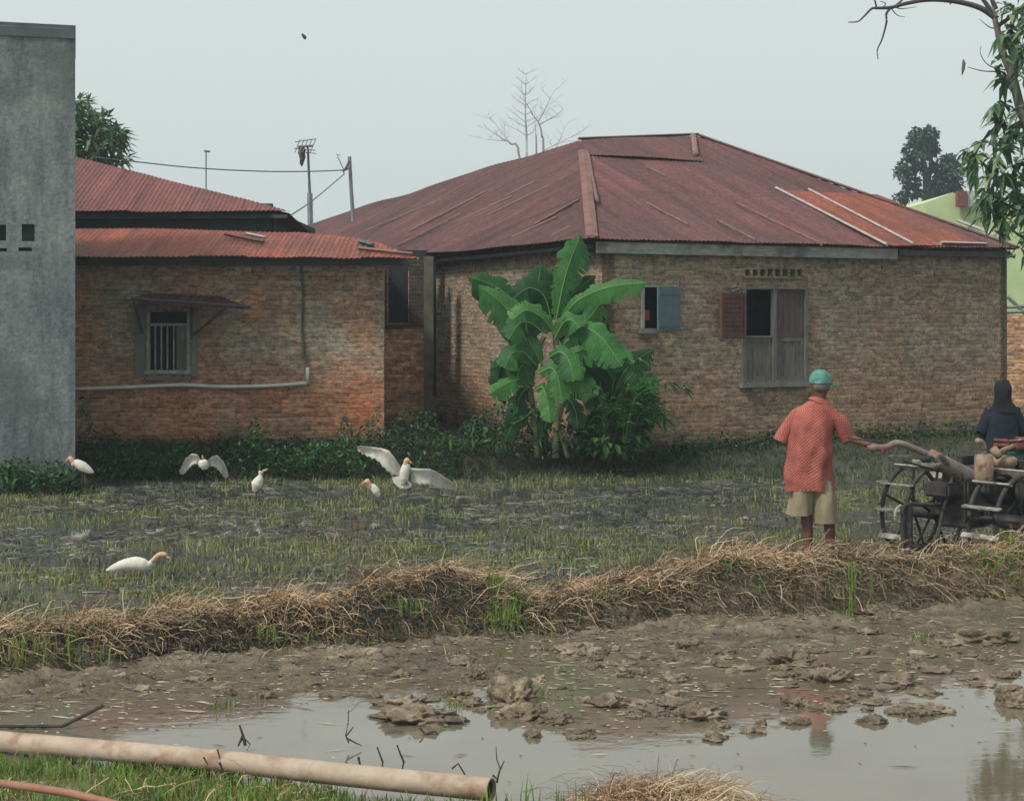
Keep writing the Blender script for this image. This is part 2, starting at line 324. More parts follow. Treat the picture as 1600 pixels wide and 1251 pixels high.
def mat_ground():
    m, t, b = newmat('wet_mud')
    g = t.nodes.new('ShaderNodeNewGeometry'); sp = t.nodes.new('ShaderNodeSeparateXYZ'); t.links.new(g.outputs['Position'], sp.inputs[0])
    n1 = noisef(t, 5, 8, .7); n2 = noisef(t, 38, 4, .65); n3 = noisef(t, .5, 5, .6)
    brown = ramp(t, n1, [(.3, (.12, .088, .056)), (.5, (.215, .165, .108)), (.7, (.33, .27, .185))])
    grey = ramp(t, n1, [(.3, (.035, .04, .037)), (.5, (.085, .093, .085)), (.7, (.19, .2, .185))])
    def mr(sock, a, bb):
        q = t.nodes.new('ShaderNodeMapRange'); q.inputs[1].default_value = a; q.inputs[2].default_value = bb; t.links.new(sock, q.inputs[0]); return q.outputs[0]
    # brown near paddy (south of the bund) against the greyer field behind it; the bund line runs y = 10.1 + .38 x
    mm = t.nodes.new('ShaderNodeMath'); mm.operation = 'MULTIPLY_ADD'; t.links.new(sp.outputs[0], mm.inputs[0]); mm.inputs[1].default_value = -.38; t.links.new(sp.outputs[1], mm.inputs[2])
    col = mixc(t, mr(mm.outputs[0], 10.0, 10.15), brown, (.045, .04, .03))
    col = mixc(t, mr(mm.outputs[0], 10.75, 10.9), col, grey)
    col = mixc(t, ramp(t, n3, [(.47, (0, 0, 0)), (.62, (.3, .3, .3))]), col, (.08, .085, .05))
    col = mixc(t, 1, col, ramp(t, n2, [(.3, (.7, .7, .7)), (.7, (1.3, 1.3, 1.3))]), 'MULTIPLY')
    wet = mr(sp.outputs[2], .002, .04)
    col = mixc(t, wet, mixc(t, 1, col, (.56, .54, .52), 'MULTIPLY'), col)
    bk = mr(sp.outputs[1], 19.3, 20.3); col = mixc(t, bk, col, ramp(t, n1, [(.35, (.028, .034, .024)), (.65, (.065, .07, .048))]))
    t.links.new(col, b.inputs['Base Color'])
    rr = ramp(t, n1, [(.35, (.28,)*3), (.65, (.75,)*3)]); t.links.new(rr, b.inputs['Roughness'])
    b.inputs['Specular IOR Level'].default_value = .5
    bump(t, b, noisef(t, 22, 7, .75), 1.0, .035)
    return m
def mat_water():
    m, t, b = newmat('muddy_water')
    n = noisef(t, .9, 4, .6)
    g = t.nodes.new('ShaderNodeNewGeometry'); sp = t.nodes.new('ShaderNodeSeparateXYZ'); t.links.new(g.outputs['Position'], sp.inputs[0])
    q = t.nodes.new('ShaderNodeMapRange'); q.inputs[1].default_value = 10; q.inputs[2].default_value = 13; t.links.new(sp.outputs[1], q.inputs[0])
    col = mixc(t, q.outputs[0], ramp(t, n, [(.3, (.125, .10, .068)), (.7, (.165, .145, .105))]), (.06, .07, .064))
    t.links.new(col, b.inputs['Base Color']); b.inputs['Roughness'].default_value = .035; b.inputs['IOR'].default_value = 2.35
    r = noisef(t, 7, 4, .55, stretch=(.7, 1.4, 1)); bump(t, b, r, .06, .010)
    return m
M['ground'] = mat_ground(); M['water'] = mat_water()

# ------------------------------------------------------------------ ground heightfield
def vn(x, y, seed):
    xi = np.floor(x).astype(np.int64); yi = np.floor(y).astype(np.int64); fx = x-xi; fy = y-yi
    fx = fx*fx*(3-2*fx); fy = fy*fy*(3-2*fy)
    def h(a, b):
        n = (a*374761393+b*668265263+seed*974634777) & 0x7fffffff
        n = ((n ^ (n >> 13))*1274126177) & 0x7fffffff
        n = (n ^ (n >> 16)) & 0xffff
        return n/65535.0
    return (h(xi, yi)*(1-fx)+h(xi+1, yi)*fx)*(1-fy)+(h(xi, yi+1)*(1-fx)+h(xi+1, yi+1)*fx)*fy
def fbm(x, y, seed, octs=4, g=.55):
    s = 0; a = 1; tot = 0
    for o in range(octs):
        s = s+a*vn(x*2**o+o*17.3, y*2**o+o*9.1, seed+o); tot += a; a *= g
    return s/tot-.5
def sm(x, a, b):
    t = np.clip((x-a)/(b-a), 0, 1); return t*t*(3-2*t)
BX = [-9, -2.95, -1.99, -.82, .43, 1.8, 3.81, 9]
BY = [7.1, 8.78, 9.45, 9.74, 10.2, 10.66, 11.32, 12.9]          # front foot of the bund
CX = [-9, -3.0, -1.9, -1.3, -.9, -.42, -.1, .2, .45, .9, 1.3, 2.3, 3.2, 4.0, 9]
CZ = [.18, .15, .11, .16, .23, .33, .20, .09, .16, .23, .27, .25, .24, .28, .27]
EX = [-9, -2.45, -1.45, -.65, 0, .5, 1.1, 1.4, 3, 9]
EY = [10, 7.4, 6.95, 6.5, 6.22, 6.1, 6.05, 5.5, 5.2, 5.0]           # near bank's edge
def H(X, Y):
    X = np.asarray(X, float); Y = np.asarray(Y, float)
    yf = np.interp(X, BX, BY)+.12*fbm(X*1.5, X*0+3.1, 5)
    cz = np.interp(X, CX, CZ)
    d = Y-(yf+.36)
    bund = (cz+.04)*(1-sm(np.abs(d)+.08*fbm(X*3, Y*3, 11), .16, .46))
    near = 1-sm(Y, yf-.1, yf+.3)
    shore = sm(Y, yf-.75, yf-.05)
    rg = .5-np.abs(fbm(X*3.2, Y*5.5, 25, 4, .6))*3
    up = sm(Y-.38*X, 8.2, 9.3)
    hn = -.043+.10*(np.maximum(fbm(X*2.1, Y*3.4, 21)+.03, -.2))+(.02+.12*up)*fbm(X*7, Y*11, 31, 4, .75)+.022*shore+.030*up+.022*up*rg+.16*(.35+.65*up)*np.maximum(fbm(X*3.6, Y*5.5, 27, 4, .6)-.07, 0)*sm(Y-.25*X, 7.4, 8.2)
    rid = .5-np.abs(fbm(X*1.6, Y*2.6, 41))*2.2
    hf = -.020+.05*fbm(X*1.7, Y*3.2, 51)+.012*rid*.6+.13*fbm(X*6, Y*9, 61, 4, .75)
    h = near*hn+(1-near)*hf+bund*(1+.7*fbm(X*3.3, Y*3.3, 71))
    yb = 19.6+.5*fbm(X*.6, X*0, 81)
    h = h+.36*sm(Y, yb, yb+1.3)+.05*sm(Y, yb-.2, yb+.3)*fbm(X*3, Y*3, 91)
    ye = np.interp(X, EX, EY)+.1*fbm(X*4, X*0, 95)
    bh = np.interp(X, [-3, -2.4, -1.4, -.6, 0, 1], [.0, .02, .06, .10, .13, .13])
    h = h+bh*sm(-Y, -ye-.10, -ye+.25)+.25*sm(-Y, -5.2, -3)
    out = np.maximum(sm(np.abs(X), 10, 14), np.maximum(sm(Y, 24, 28), sm(-Y, 3, 6)))
    return h*(1-out)+.34*out
xs = np.concatenate([[-600, -150, -40, -20, -14, -11], np.arange(-9.5, -8, .1), np.arange(-8, 8.2, .034), np.arange(8.25, 9.6, .1), [11, 14, 20, 40, 150, 600]])
yl = [-300, -60, -10, 0, 2, 3, 4, 4.6, 5.0]; y = 5.2
while y < 23: yl.append(y); y += .0031*y
yl += [23.5, 24, 25, 26, 28, 32, 45, 90, 250, 900]; ys = np.array(yl)
GX, GY = np.meshgrid(xs, ys); GZ = H(GX, GY); nx, ny = len(xs), len(ys)
GZL = GZ.tolist(); XL = xs.tolist(); YL = ys.tolist()
from bisect import bisect_right
def Hs(x, y):
    i = min(max(bisect_right(XL, x)-1, 0), nx-2); j = min(max(bisect_right(YL, y)-1, 0), ny-2)
    fx = (x-XL[i])/(XL[i+1]-XL[i]); fy = (y-YL[j])/(YL[j+1]-YL[j]); a, b_ = GZL[j], GZL[j+1]
    return (a[i]*(1-fx)+a[i+1]*fx)*(1-fy)+(b_[i]*(1-fx)+b_[i+1]*fx)*fy
me = bpy.data.meshes.new('ground')
verts = np.stack([GX.ravel(), GY.ravel(), GZ.ravel()], 1)
me.vertices.add(nx*ny); me.vertices.foreach_set('co', verts.astype(np.float32).ravel())
ii = (np.arange(ny-1)[:, None]*nx+np.arange(nx-1)[None, :]).ravel()
q = np.stack([ii, ii+1, ii+nx+1, ii+nx], 1).astype(np.int32)
me.loops.add(q.size); me.loops.foreach_set('vertex_index', q.ravel())
me.polygons.add(len(q)); me.polygons.foreach_set('loop_start', np.arange(0, q.size, 4, dtype=np.int32)); me.polygons.foreach_set('loop_total', np.full(len(q), 4, dtype=np.int32))
me.polygons.foreach_set('use_smooth', [True]*len(q)); me.update(calc_edges=True); me.validate()
me.materials.append(M['ground']); g = bpy.data.objects.new('ground', me); C.objects.link(g); tag(g, kind='structure')
b = MB(); b.quad((-13.5, 2.5, 0), (13.5, 2.5, 0), (13.5, 21.5, 0), (-13.5, 21.5, 0)); tag(b.build('water', M['water']), kind='structure')

# ------------------------------------------------------------------ walls and roofs
class Wall:
    """straight wall: front line from p0 to p1 seen from its outside; thickness goes to the inside"""
    def __init__(s, p0, p1, z0, z1, th=.12, inside=None):
        s.p0 = Vector((*p0, 0)); s.p1 = Vector((*p1, 0)); s.z0, s.z1, s.th = z0, z1, th
        s.d = (s.p1-s.p0); s.L = s.d.length; s.d.normalize(); s.n = Vector((s.d.y, -s.d.x, 0))     # outward (towards viewer when p0 is left)
        if inside is not None and s.n.dot(Vector((*inside, 0))-s.p0) > 0: s.n = -s.n
        s.op = []
    def u(s, px):                      # wall coordinate under a photo column
        k = (px-800)/F
        return (k*s.p0.y-s.p0.x)/(s.d.x-k*s.d.y)
    def uz(s, px, py):
        u = s.u(px); Y = s.p0.y+s.d.y*u; return u, CAM_H-(py-500)/F*Y
    def pt(s, u, z, off=0): return s.p0+s.d*u+s.n*off+Vector((0, 0, z))
    def hole(s, px0, px1, py0, py1):
        u0, za = s.uz(px0, py0); u1, zb = s.uz(px1, py1); s.op.append((u0, u1, zb, za)); return u0, u1, zb, za
    def mesh(s, mb, u_off=0):
        us = sorted({0, s.L, *[o[0] for o in s.op], *[o[1] for o in s.op]}); zs = sorted({s.z0, s.z1, *[o[2] for o in s.op], *[o[3] for o in s.op]})
        def solid(i, j):
            if i < 0 or j < 0 or i >= len(us)-1 or j >= len(zs)-1: return False
            uc = (us[i]+us[i+1])/2; zc = (zs[j]+zs[j+1])/2
            return not any(o[0] < uc < o[1] and o[2] < zc < o[3] for o in s.op)
        def q(ps):
            mb.quad(*[s.pt(u, z, -o) for u, z, o in ps], uv=[(u+o+u_off, z) for u, z, o in ps])
        for i in range(len(us)-1):
            for j in range(len(zs)-1):
                if not solid(i, j): continue
                a, b_, c, d = us[i], us[i+1], zs[j], zs[j+1]; T = s.th
                q([(a, c, 0), (b_, c, 0), (b_, d, 0), (a, d, 0)]); q([(b_, c, T), (a, c, T), (a, d, T), (b_, d, T)])
                if not solid(i-1, j): q([(a, c, T), (a, c, 0), (a, d, 0), (a, d, T)])
                if not solid(i+1, j): q([(b_, c, 0), (b_, c, T), (b_, d, T), (b_, d, 0)])
                if not solid(i, j-1): q([(a, c, T), (b_, c, T), (b_, c, 0), (a, c, 0)])
                if not solid(i, j+1): q([(a, d, 0), (b_, d, 0), (b_, d, T), (a, d, T)])
    def slab(s, mb, px0, px1, py0, py1, off, th):      # flat board standing off the wall
        u0, za = s.uz(px0, py0); u1, zb = s.uz(px1, py1)
        c = s.pt((u0+u1)/2, (za+zb)/2, off); mb.box(c, u1-u0, th, za-zb, s.d, s.n)

def corrugated(mb, poly, dr, pitch=.07, amp=.0065, thick=.004, rag=.02, lift=0, seed=0, sag=0.0):
    """planar convex polygon (3-D) -> corrugated sheet; dr = direction of the ridges, downhill"""
    poly = [Vector(p) for p in poly]; n = Vector((0, 0, 0))
    for i in range(len(poly)): a, c = poly[i], poly[(i+1) % len(poly)]; n += a.cross(c)
    n.normalize()
    if n.z < 0: n = -n
    dr = Vector(dr); dr = (dr-n*dr.dot(n)).normalized(); us = n.cross(dr).normalized(); o = poly[0]
    pts = [((p-o).dot(us), (p-o).dot(dr)) for p in poly]
    u0 = min(p[0] for p in pts); u1 = max(p[0] for p in pts); rr = random.Random(seed)
    step = pitch/4; k = int((u1-u0)/step); sheet = {}; cols = []
    for i in range(k+1):
        u = u0+1e-4+(u1-u0-2e-4)*i/k; v = []
        for a in range(len(pts)):
            (xa, ya), (xb, yb) = pts[a], pts[(a+1) % len(pts)]
            if (xa-u)*(xb-u) <= 0 and abs(xa-xb) > 1e-7: v.append(ya+(yb-ya)*(u-xa)/(xb-xa))
        if len(v) < 2: continue
        sh = int(u/.76)
        if sh not in sheet: sheet[sh] = (rr.uniform(-rag, rag), rr.uniform(-.004, .004))
        cols.append((u, min(v), max(v)+sheet[sh][0], sheet[sh][1]))
    rows = 9
    for side in (0, 1):
        vs, uv, fs = [], [], []
        for u, va, vb, dz in cols:
            for r in range(rows):
                t = r/(rows-1); v = va+(vb-va)*t
                w = amp*math.sin(2*math.pi*u/pitch)+dz+lift-side*thick+sag*mnoise.noise(Vector((u*.5, v*.5, seed)))
                if r == rows-1: w += .012*mnoise.noise(Vector((u*2.3, 0, seed+3)))
                vs.append(o+us*u+dr*v+n*w); uv.append((u-u0, v))
        for i in range(len(cols)-1):
            for r in range(rows-1):
                a = i*rows+r; f = (a, a+1, a+rows+1, a+rows); fs.append(f if side else f[::-1])
        mb.add(vs, fs, uv)
    # edges of the sheet at the eave
    return n

e1 = Vector((math.cos(R(24.7)), math.sin(R(24.7)), 0)); e2 = Vector((-e1.y, e1.x, 0))
# ---- right house
RC = Vector((1.04, 20, 3.117)); RR = RC+e1*7.2; A2 = P(1090, 212, 27.8); A1 = P(905, 219, 25.8); H1 = P(911, 238, 24.97)
LB = P(480, 350, 36.3); LE = RC+e2*17; RB = RR+e2*8
W0 = Vector((RC.x, RC.y, 0))+e1*.3+e2*.16; W1 = W0+e1*6.83; W2 = W1+e2*7.4; W3 = W0+e2*16.4
house = empty('brick_house', (W0+e1*3+e2*4).to_tuple(), 'wide brown brick house on the right under a large rusty hipped iron roof', 'house')
wf = Wall(W0[:2], W1[:2], 0, 3.16)
h_small = wf.hole(1003, 1052, 449, 514); h_big = wf.hole(1161, 1258, 452, 596)
mb = MB()
for k in range(8):
    a = 1165+k*11.6
    wf.hole(a, a+7.5, 421, 431)
wf.mesh(mb)
wl = Wall(W0[:2], W3[:2], 0, 3.16, inside=W1[:2]); wl.mesh(mb, 3.1)
wr = Wall(W1[:2], W2[:2], 0, 3.16, inside=W0[:2]); wr.mesh(mb, 5)
wk = Wall(W2[:2], W3[:2], 0, 3.16, inside=W0[:2]); wk.mesh(mb, 7)
mb.build('wall', M['brick2'], house)
# pale concrete column where the side wall meets the lower house
mb = MB(); cu = wl.u(670.0); cpt = wl.pt(cu, 1.7, .05)
mb.box(P(669.5, 553, 24.4)+Vector((0, .1, 0)), .15, .2, 3.1, (1, 0, 0)); mb.build('corner_column', M['column'], house)
roof_n = {}
mb = MB(); fp_dir = e2*-1+Vector((0, 0, -.373))
def on_front(px, py):                 # point of the front roof plane under a pixel
    n = (RR-RC).cross(A2-RC).normalized(); d = Vector(((px-800)/F, 1, -(py-500)/F)); o = Vector((0, 0, CAM_H))
    return o+d*((RC-o).dot(n)/d.dot(n))
def on_left(px, py):
    n = (H1-RC).cross(e2).normalized(); d = Vector(((px-800)/F, 1, -(py-500)/F)); o = Vector((0, 0, CAM_H))
    return o+d*((RC-o).dot(n)/d.dot(n))
H1 = on_front(911, 238)
A1f = on_front(905, 219)
corrugated(mb, [RC, RR, A2, A1f, H1], fp_dir, seed=2, sag=.05)
# upper tier of sheets laid over the lower ones
corrugated(mb, [on_front(915, 243), on_front(1098, 253), on_front(1088, 214), on_front(907, 221)], fp_dir, lift=.016, rag=.02, seed=5, sag=.05)
front = mb.build('roof', M['roof'], house)
# left slope
A1 = on_left(905, 219); LB = on_left(480, 350)
mb = MB(); ld = on_left(700, 370)-on_left(855, 293)
corrugated(mb, [RC, H1, A1, LB, LE], ld, seed=9, sag=.06)
mb.build('roof', M['roof_dark'], house)
# back slopes
mb = MB()
corrugated(mb, [A2, RR, RB], e1+Vector((0, 0, -.4)), lift=-.02, seed=3)
for tri in ((A1f, A2, RB), (A1f, RB, LB), (LB, RB, LE)):
    mb.add([p-Vector((0, 0, .04)) for p in tri], [(0, 1, 2)])
mb.build('roof', M['roof'], house)
# hip cap, ridge cap, short strip
def strip(name, pts, wdt, mat, parent, lift=.03, n=Vector((0, 0, 1))):
    mb = MB(); pts = [Vector(p)+Vector((0, 0, lift)) for p in pts]
    vs = []
    for i, p in enumerate(pts):
        t = (pts[min(i+1, len(pts)-1)]-pts[max(i-1, 0)]).normalized(); s = t.cross(n).normalized()*wdt/2
        vs += [p-s, p+Vector((0, 0, .02)), p+s, p-Vector((0, 0, .03))]
    k = len(pts)
    fs = [(i*4+a, i*4+(a+1) % 4, (i+1)*4+(a+1) % 4, (i+1)*4+a) for i in range(k-1) for a in range(4)]+[(0, 1, 2, 3), (k*4-1, k*4-2, k*4-3, k*4-4)]
    mb.add(vs, fs); return mb.build(name, mat, parent)
strip('hip_cap', [RC, (RC+H1)/2+Vector((0, 0, .02)), H1], .16, M['cap_rust'], house)
strip('hip_flashing', [on_front(933, 318), on_front(925, 280), on_front(919, 244)], .05, M['lap'], house, .045)
strip('ridge_cap', [A1f, (A1f+A2)/2, A2], .10, M['roof'], house, .03)
strip('hip_cap', [A2, (RR+A2)/2, RR], .12, M['roof_dark'], house, .025)
strip('ridge_strip', [on_front(1083, 216), on_front(1087, 247)], .09, M['zinc_rust'], house, .075)
# newer orange sheets on the right of the front slope, with two pale lap strips
mb = MB(); corrugated(mb, [on_front(1216, 298), on_front(1372, 305), on_front(1450, 338), on_front(1538, 383.5), on_front(1392, 385.5)], fp_dir, lift=.014, rag=.012, seed=12)
mb.build('roof_patch', M['roof_orange'], house)
strip('lap_strip', [on_front(1213, 296), on_front(1386, 385)], .075, M['zinc'], house, .03)
strip('lap_strip', [on_front(1264, 299), on_front(1427, 384)], .055, M['zinc'], house, .035)
strip('eave_patch', [on_front(1470, 383), on_front(1540, 385)], .11, M['zinc'], house, .04)
strip('edge_sheet', [on_front(1497, 347), on_front(1535, 361), on_front(1574, 378)], .16, M['zinc'], house, .03)
for a, c, wd in (((858, 291), (762, 338), .035), ((800, 308), (715, 347), .03), ((905, 313), (835, 352), .045), ((760, 300), (640, 362), .03), ((870, 340), (800, 372), .03), ((835, 285), (790, 308), .025), ((720, 335), (620, 385), .02), ((820, 330), (755, 362), .02), ((890, 355), (862, 370), .03), ((690, 312), (570, 362), .022)):
    if wd: strip('lap_strip', [on_left(*a), on_left(*c)], wd*.8, M['lap'], house, .012)
# fascia along the front eave
for a, c in (((1120, 345), (1180, 376)), ((1010, 318), (1075, 352)), ((1150, 318), (1285, 383)), ((1010, 262), (1040, 276))): strip('lap_strip', [on_front(*a), on_front(*c)], .018, M['lap'], house, .012)
mb = MB(); u1 = 4.9
mb.box(RC+e1*(.1+u1/2)+e2*.07-Vector((0, 0, .115)), u1, .025, .15, e1, e2); mb.build('fascia_board', M['fascia'], house); mb = MB(); mb.box(wf.pt(3.3, 2.0, -.75), 6.4, .04, 2.4, e1, e2); mb.build('interior_shade_panel', M['dark'], house)  # added dark panel paints the shaded interior behind the front windows
mb = MB(); mb.box(RC+e1*(.1+u1+1.06)+e2*.07-Vector((0, 0, .09)), 2.06, .025, .08, e1, e2); mb.build('dark_eave_strip', M['fascia_dark'], house)
mb = MB(); mb.box(RC+e2*8+e1*.14-Vector((0, 0, .09)), 15.6, .03, .05, e2, e1)  # dark strip in place of a board, standing for the shade underneath
mb.build('dark_eave_strip', M['fascia_dark'], house)
mb = MB()                                                       # soffit closes the gap to the wall
for a, c, d2, e in ((RC+e1*.12+e2*.05, RR+e2*.05-e1*.02, RR+e2*.4-e1*.02, RC+e1*.12+e2*.4), (RC+e1*.13+e2*.1, RC+e1*.42+e2*.1, RC+e1*.42+e2*16.8, RC+e1*.13+e2*16.8)):
    mb.quad(*[p-Vector((0, 0, .045)) for p in (a, c, d2, e)])
mb.build('soffit', M['dark'], house)
# small window with blue-grey shutter
win = bpy.data.objects.new('window', None); C.objects.link(win); win.parent = house; win.location = wf.pt(wf.u(1025), 2, 0)-house.location
def part(mbx, name, mat, par): return mbx.build(name, mat, par)
mb = MB(); wf.slab(mb, 1001, 1005, 447, 516, .015, .05); wf.slab(mb, 1001, 1054, 445, 449, .015, .05); part(mb, 'frame', M['wood_pale'], win)
mb = MB(); wf.slab(mb, 997, 1022, 513, 521, .03, .10); part(mb, 'sill', M['plaster'], win)
mb = MB(); wf.slab(mb, 1009, 1018, 484, 500, -.06, .01); part(mb, 'curtain', M['red_cloth'], win)
mb = MB(); c0 = wf.pt(wf.u(1061), 0, .015); c1 = wf.pt(wf.u(1020), 0, .13)
_, za = wf.uz(1040, 448); _, zb = wf.uz(1040, 516)
dd = (c0-c1).normalized(); cc = (c0+c1)/2; cc.z = (za+zb)/2
mb.box(cc, (c0-c1).length, .025, za-zb, dd, dd.cross(Vector((0, 0, 1))))
for zz in (za-.08, zb+.08): mb.box(Vector((cc.x, cc.y, zz))+dd.cross(Vector((0, 0, 1)))*.018, (c0-c1).length*.96, .012, .06, dd, dd.cross(Vector((0, 0, 1))))
part(mb, 'shutter', M['wood_blue'], win)
# tall shuttered opening
win = bpy.data.objects.new('window', None); C.objects.link(win); win.parent = house; win.location = wf.pt(wf.u(1208), 2, 0)-house.location
mb = MB()
for a in ((1159, 1163.5, 449, 597), (1205.5, 1210.5, 452.5, 594), (1256, 1260, 449, 597)): wf.slab(mb, *a, .012, .07)
wf.slab(mb, 1163.6, 1255.9, 449, 452.4, .012, .07); wf.slab(mb, 1163.6, 1255.9, 594.3, 597.5, .012, .07); wf.slab(mb, 1163.6, 1205.4, 524.5, 527.5, .005, .05)
part(mb, 'frame', M['wood_grey'], win)
mb = MB(); wf.slab(mb, 1155, 1263, 598, 603, .03, .1); part(mb, 'sill', M['plaster'], win)
mb = MB(); wf.slab(mb, 1160, 1260, 432.5, 436, .012, .06); part(mb, 'lintel', M['plaster'], win)
def shutter(x0, x1, y0, y1, mat, off=-.02, panels=1):
    mb = MB(); wf.slab(mb, x0, x1, y0, y1, off, .02)
    wd = 5
    wf.slab(mb, x0, x0+wd, y0, y1, off+.018, .014); wf.slab(mb, x1-wd, x1, y0, y1, off+.018, .014)
    wf.slab(mb, x0+wd+.1, x1-wd-.1, y0, y0+5, off+.018, .014); wf.slab(mb, x0+wd+.1, x1-wd-.1, y1-6, y1, off+.018, .014)
    n = 3
    for k in range(1, n+1):
        xx = x0+wd+(x1-x0-2*wd)*k/(n+1); wf.slab(mb, xx-.5, xx+.5, y0+6, y1-7, off+.014, .006)
    return part(mb, 'shutter', mat, win)
o = shutter(1164, 1205, 528, 594, M['wood_grey']); o['label'] = 'grey weathered lower left shutter'
o = shutter(1211, 1255.6, 528, 594, M['wood_grey']); o['label'] = 'grey weathered lower right shutter'
o = shutter(1211, 1255.6, 453, 527.5, M['wood_maroon_grey']); o['label'] = 'faded maroon upper right shutter, closed'
# opened maroon shutter, swung out to the left
c0 = wf.pt(wf.u(1163), 0, .03); c1 = wf.pt(wf.u(1116), 0, .16)
mb = MB(); _, za = wf.uz(1140, 458); _, zb = wf.uz(1140, 528); dd = (c1-c0).normalized(); nn = dd.cross(Vector((0, 0, 1)))
if nn.y > 0: nn = -nn
cc = (c0+c1)/2; cc.z = (za+zb)/2; L_ = (c1-c0).length
mb.box(cc, L_, .02, za-zb, dd, nn)
for s_ in (-1, 1): mb.box(cc+dd*s_*(L_/2-.03)+nn*.016, .055, .012, za-zb-.004, dd, nn); mb.box(cc+Vector((0, 0, s_*((za-zb)/2-.035)))+nn*.016, L_-.12, .012, .06, dd, nn)
for k in range(-3, 4): mb.box(cc+Vector((0, 0, k*.062))+nn*.013, L_-.13, .012, .03, dd, nn)
part(mb, 'shutter', M['wood_maroon'], win)['label'] = 'maroon upper left shutter swung open against the bricks'
mb = MB(); mb.tube([wf.pt(*wf.uz(x, y_), .02) for x, y_ in ((1154, 432), (1156, 442), (1152, 452), (1142, 455), (1141, 449), (1149, 447))], .012, 6); part(mb, 'hook', M['wood_pale'], house)

# ---- left lower house
LX0 = -9.0; XR = (600-800)/F*21
lh = empty('brick_house', (-4, 23, .3), 'low brick house on the left under red iron sheets, with barred window and awning', 'house')
wa = Wall((LX0, 21), (XR, 21), 0, 2.98)
hw = wa.hole(228, 297, 487, 583)
mb = MB(); wa.mesh(mb)
sx = XR/21*25.3
wb = Wall((XR, 21.001), (sx, 25.3), 0, 2.9, inside=(-5, 23)); wb.mesh(mb, 4)
wc = Wall((LX0, 28), (-2.6, 28), 0, 3.3); wc.mesh(mb, 2); wd_ = Wall((LX0, 21.2), (LX0, 27.9), 0, 3.3, inside=(-5, 23)); wd_.mesh(mb, 2)
mb.build('wall', M['brick'], lh)
xr2 = wl.pt(wl.u(664), 0).x
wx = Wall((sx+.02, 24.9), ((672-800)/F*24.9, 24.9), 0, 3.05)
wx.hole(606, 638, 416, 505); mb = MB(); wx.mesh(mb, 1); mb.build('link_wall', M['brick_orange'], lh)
mb = MB(); mb.box((-1.75, 25.3, 2.0), 1.0, .05, 2.4); mb.build('opening_shade_panel', M['dark'], lh)  # added dark sheet, so the opening looks shaded inside
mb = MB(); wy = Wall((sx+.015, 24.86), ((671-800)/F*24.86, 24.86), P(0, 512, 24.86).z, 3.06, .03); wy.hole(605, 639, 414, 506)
wy.mesh(mb, 3); mb.build('shaded_brickwork', M['brick_shade'], lh)  # dark facing that paints the eave shade above the orange brick
def on_plane(px, py, p, n):
    d = Vector(((px-800)/F, 1, -(py-500)/F)); o = Vector((0, 0, CAM_H)); return o+d*((p-o).dot(n)/d.dot(n))
# lean-to roof
ea = P(100, 399.5, 20.5); eb = P(652, 403, 20.5); tp = P(300, 357, 22.13); nL = (eb-ea).cross(tp-ea).normalized()
ol = lambda x, y_: on_plane(x, y_, ea, nL)
mb = MB(); corrugated(mb, [ol(-150, 398.5), ol(655, 402.5), ol(585, 379), ol(470, 361), ol(-150, 354)], (0, -1, -.3), rag=.05, seed=21, sag=.05)
lr = mb.build('roof', M['roof_orange'], lh)
strip('roof_scrap', [ol(352, 372), ol(412, 384)], .07, M['roof_red'], lr, .06); strip('roof_scrap', [ol(385, 376), ol(415, 382)], .05, M['zinc'], lr, .1)
strip('roof_scrap', [ol(562, 382), ol(582, 388)], .1, M['engine_green'], lr, .05)
strip('roof_scrap', [ol(560, 392), ol(645, 401)], .05, M['zinc_rust'], lr, .04)
# dark fascia line under the lean-to eave
mb = MB(); mb.box((-5.2, 20.93, 2.86), 7.6, .05, .13); mb.build('eave_beam', M['fascia_dark'], lh)
# upper part: dark board wall and red roof
mb = MB(); xr = (425-800)/F*22.8
for wq in (Wall((LX0, 22.8), (xr, 22.8), 3.0, 3.78), Wall((xr, 22.801), (xr, 27.8), 3.0, 3.7, inside=(-6, 25))): wq.mesh(mb)
mb.build('upper_wall', M['upper_wall'], lh)
ea2 = P(0, 325, 22.5); nU = Vector((0, -.45, 1)).normalized(); zE = P(300, 330, 22.5).z; pE = Vector((0, 22.5, zE))
ou = lambda x, y_: on_plane(x, y_, pE, nU)
mb = MB(); uR = Vector(((452-800)/F*22.5, 22.5, zE)); apex = ou(-60, 196)
corrugated(mb, [Vector((-9.4, 22.5, zE)), uR, ou(119, 245), apex, Vector((-9.4, apex.y, apex.z))], (0, -1, -.45), rag=.03, seed=31, sag=.03)
mb.build('upper_roof', M['roof_red'], lh)
mb = MB(); mb.add([uR-Vector((0, 0, .03)), apex-Vector((0, 0, .03)), Vector((-6.5, 27.8, 3.5)), Vector((uR.x-.2, 27, 3.5))], [(0, 1, 2), (0, 2, 3)]); mb.build('upper_roof', M['roof_dark'], lh)
mb = MB(); mb.box(P(437, 338, 22.55), .22, .04, .05); mb.box((-6.0, 22.65, zE-.06), 5.4, .05, .07); mb.build('rafter_end', M['fascia_dark'], lh)
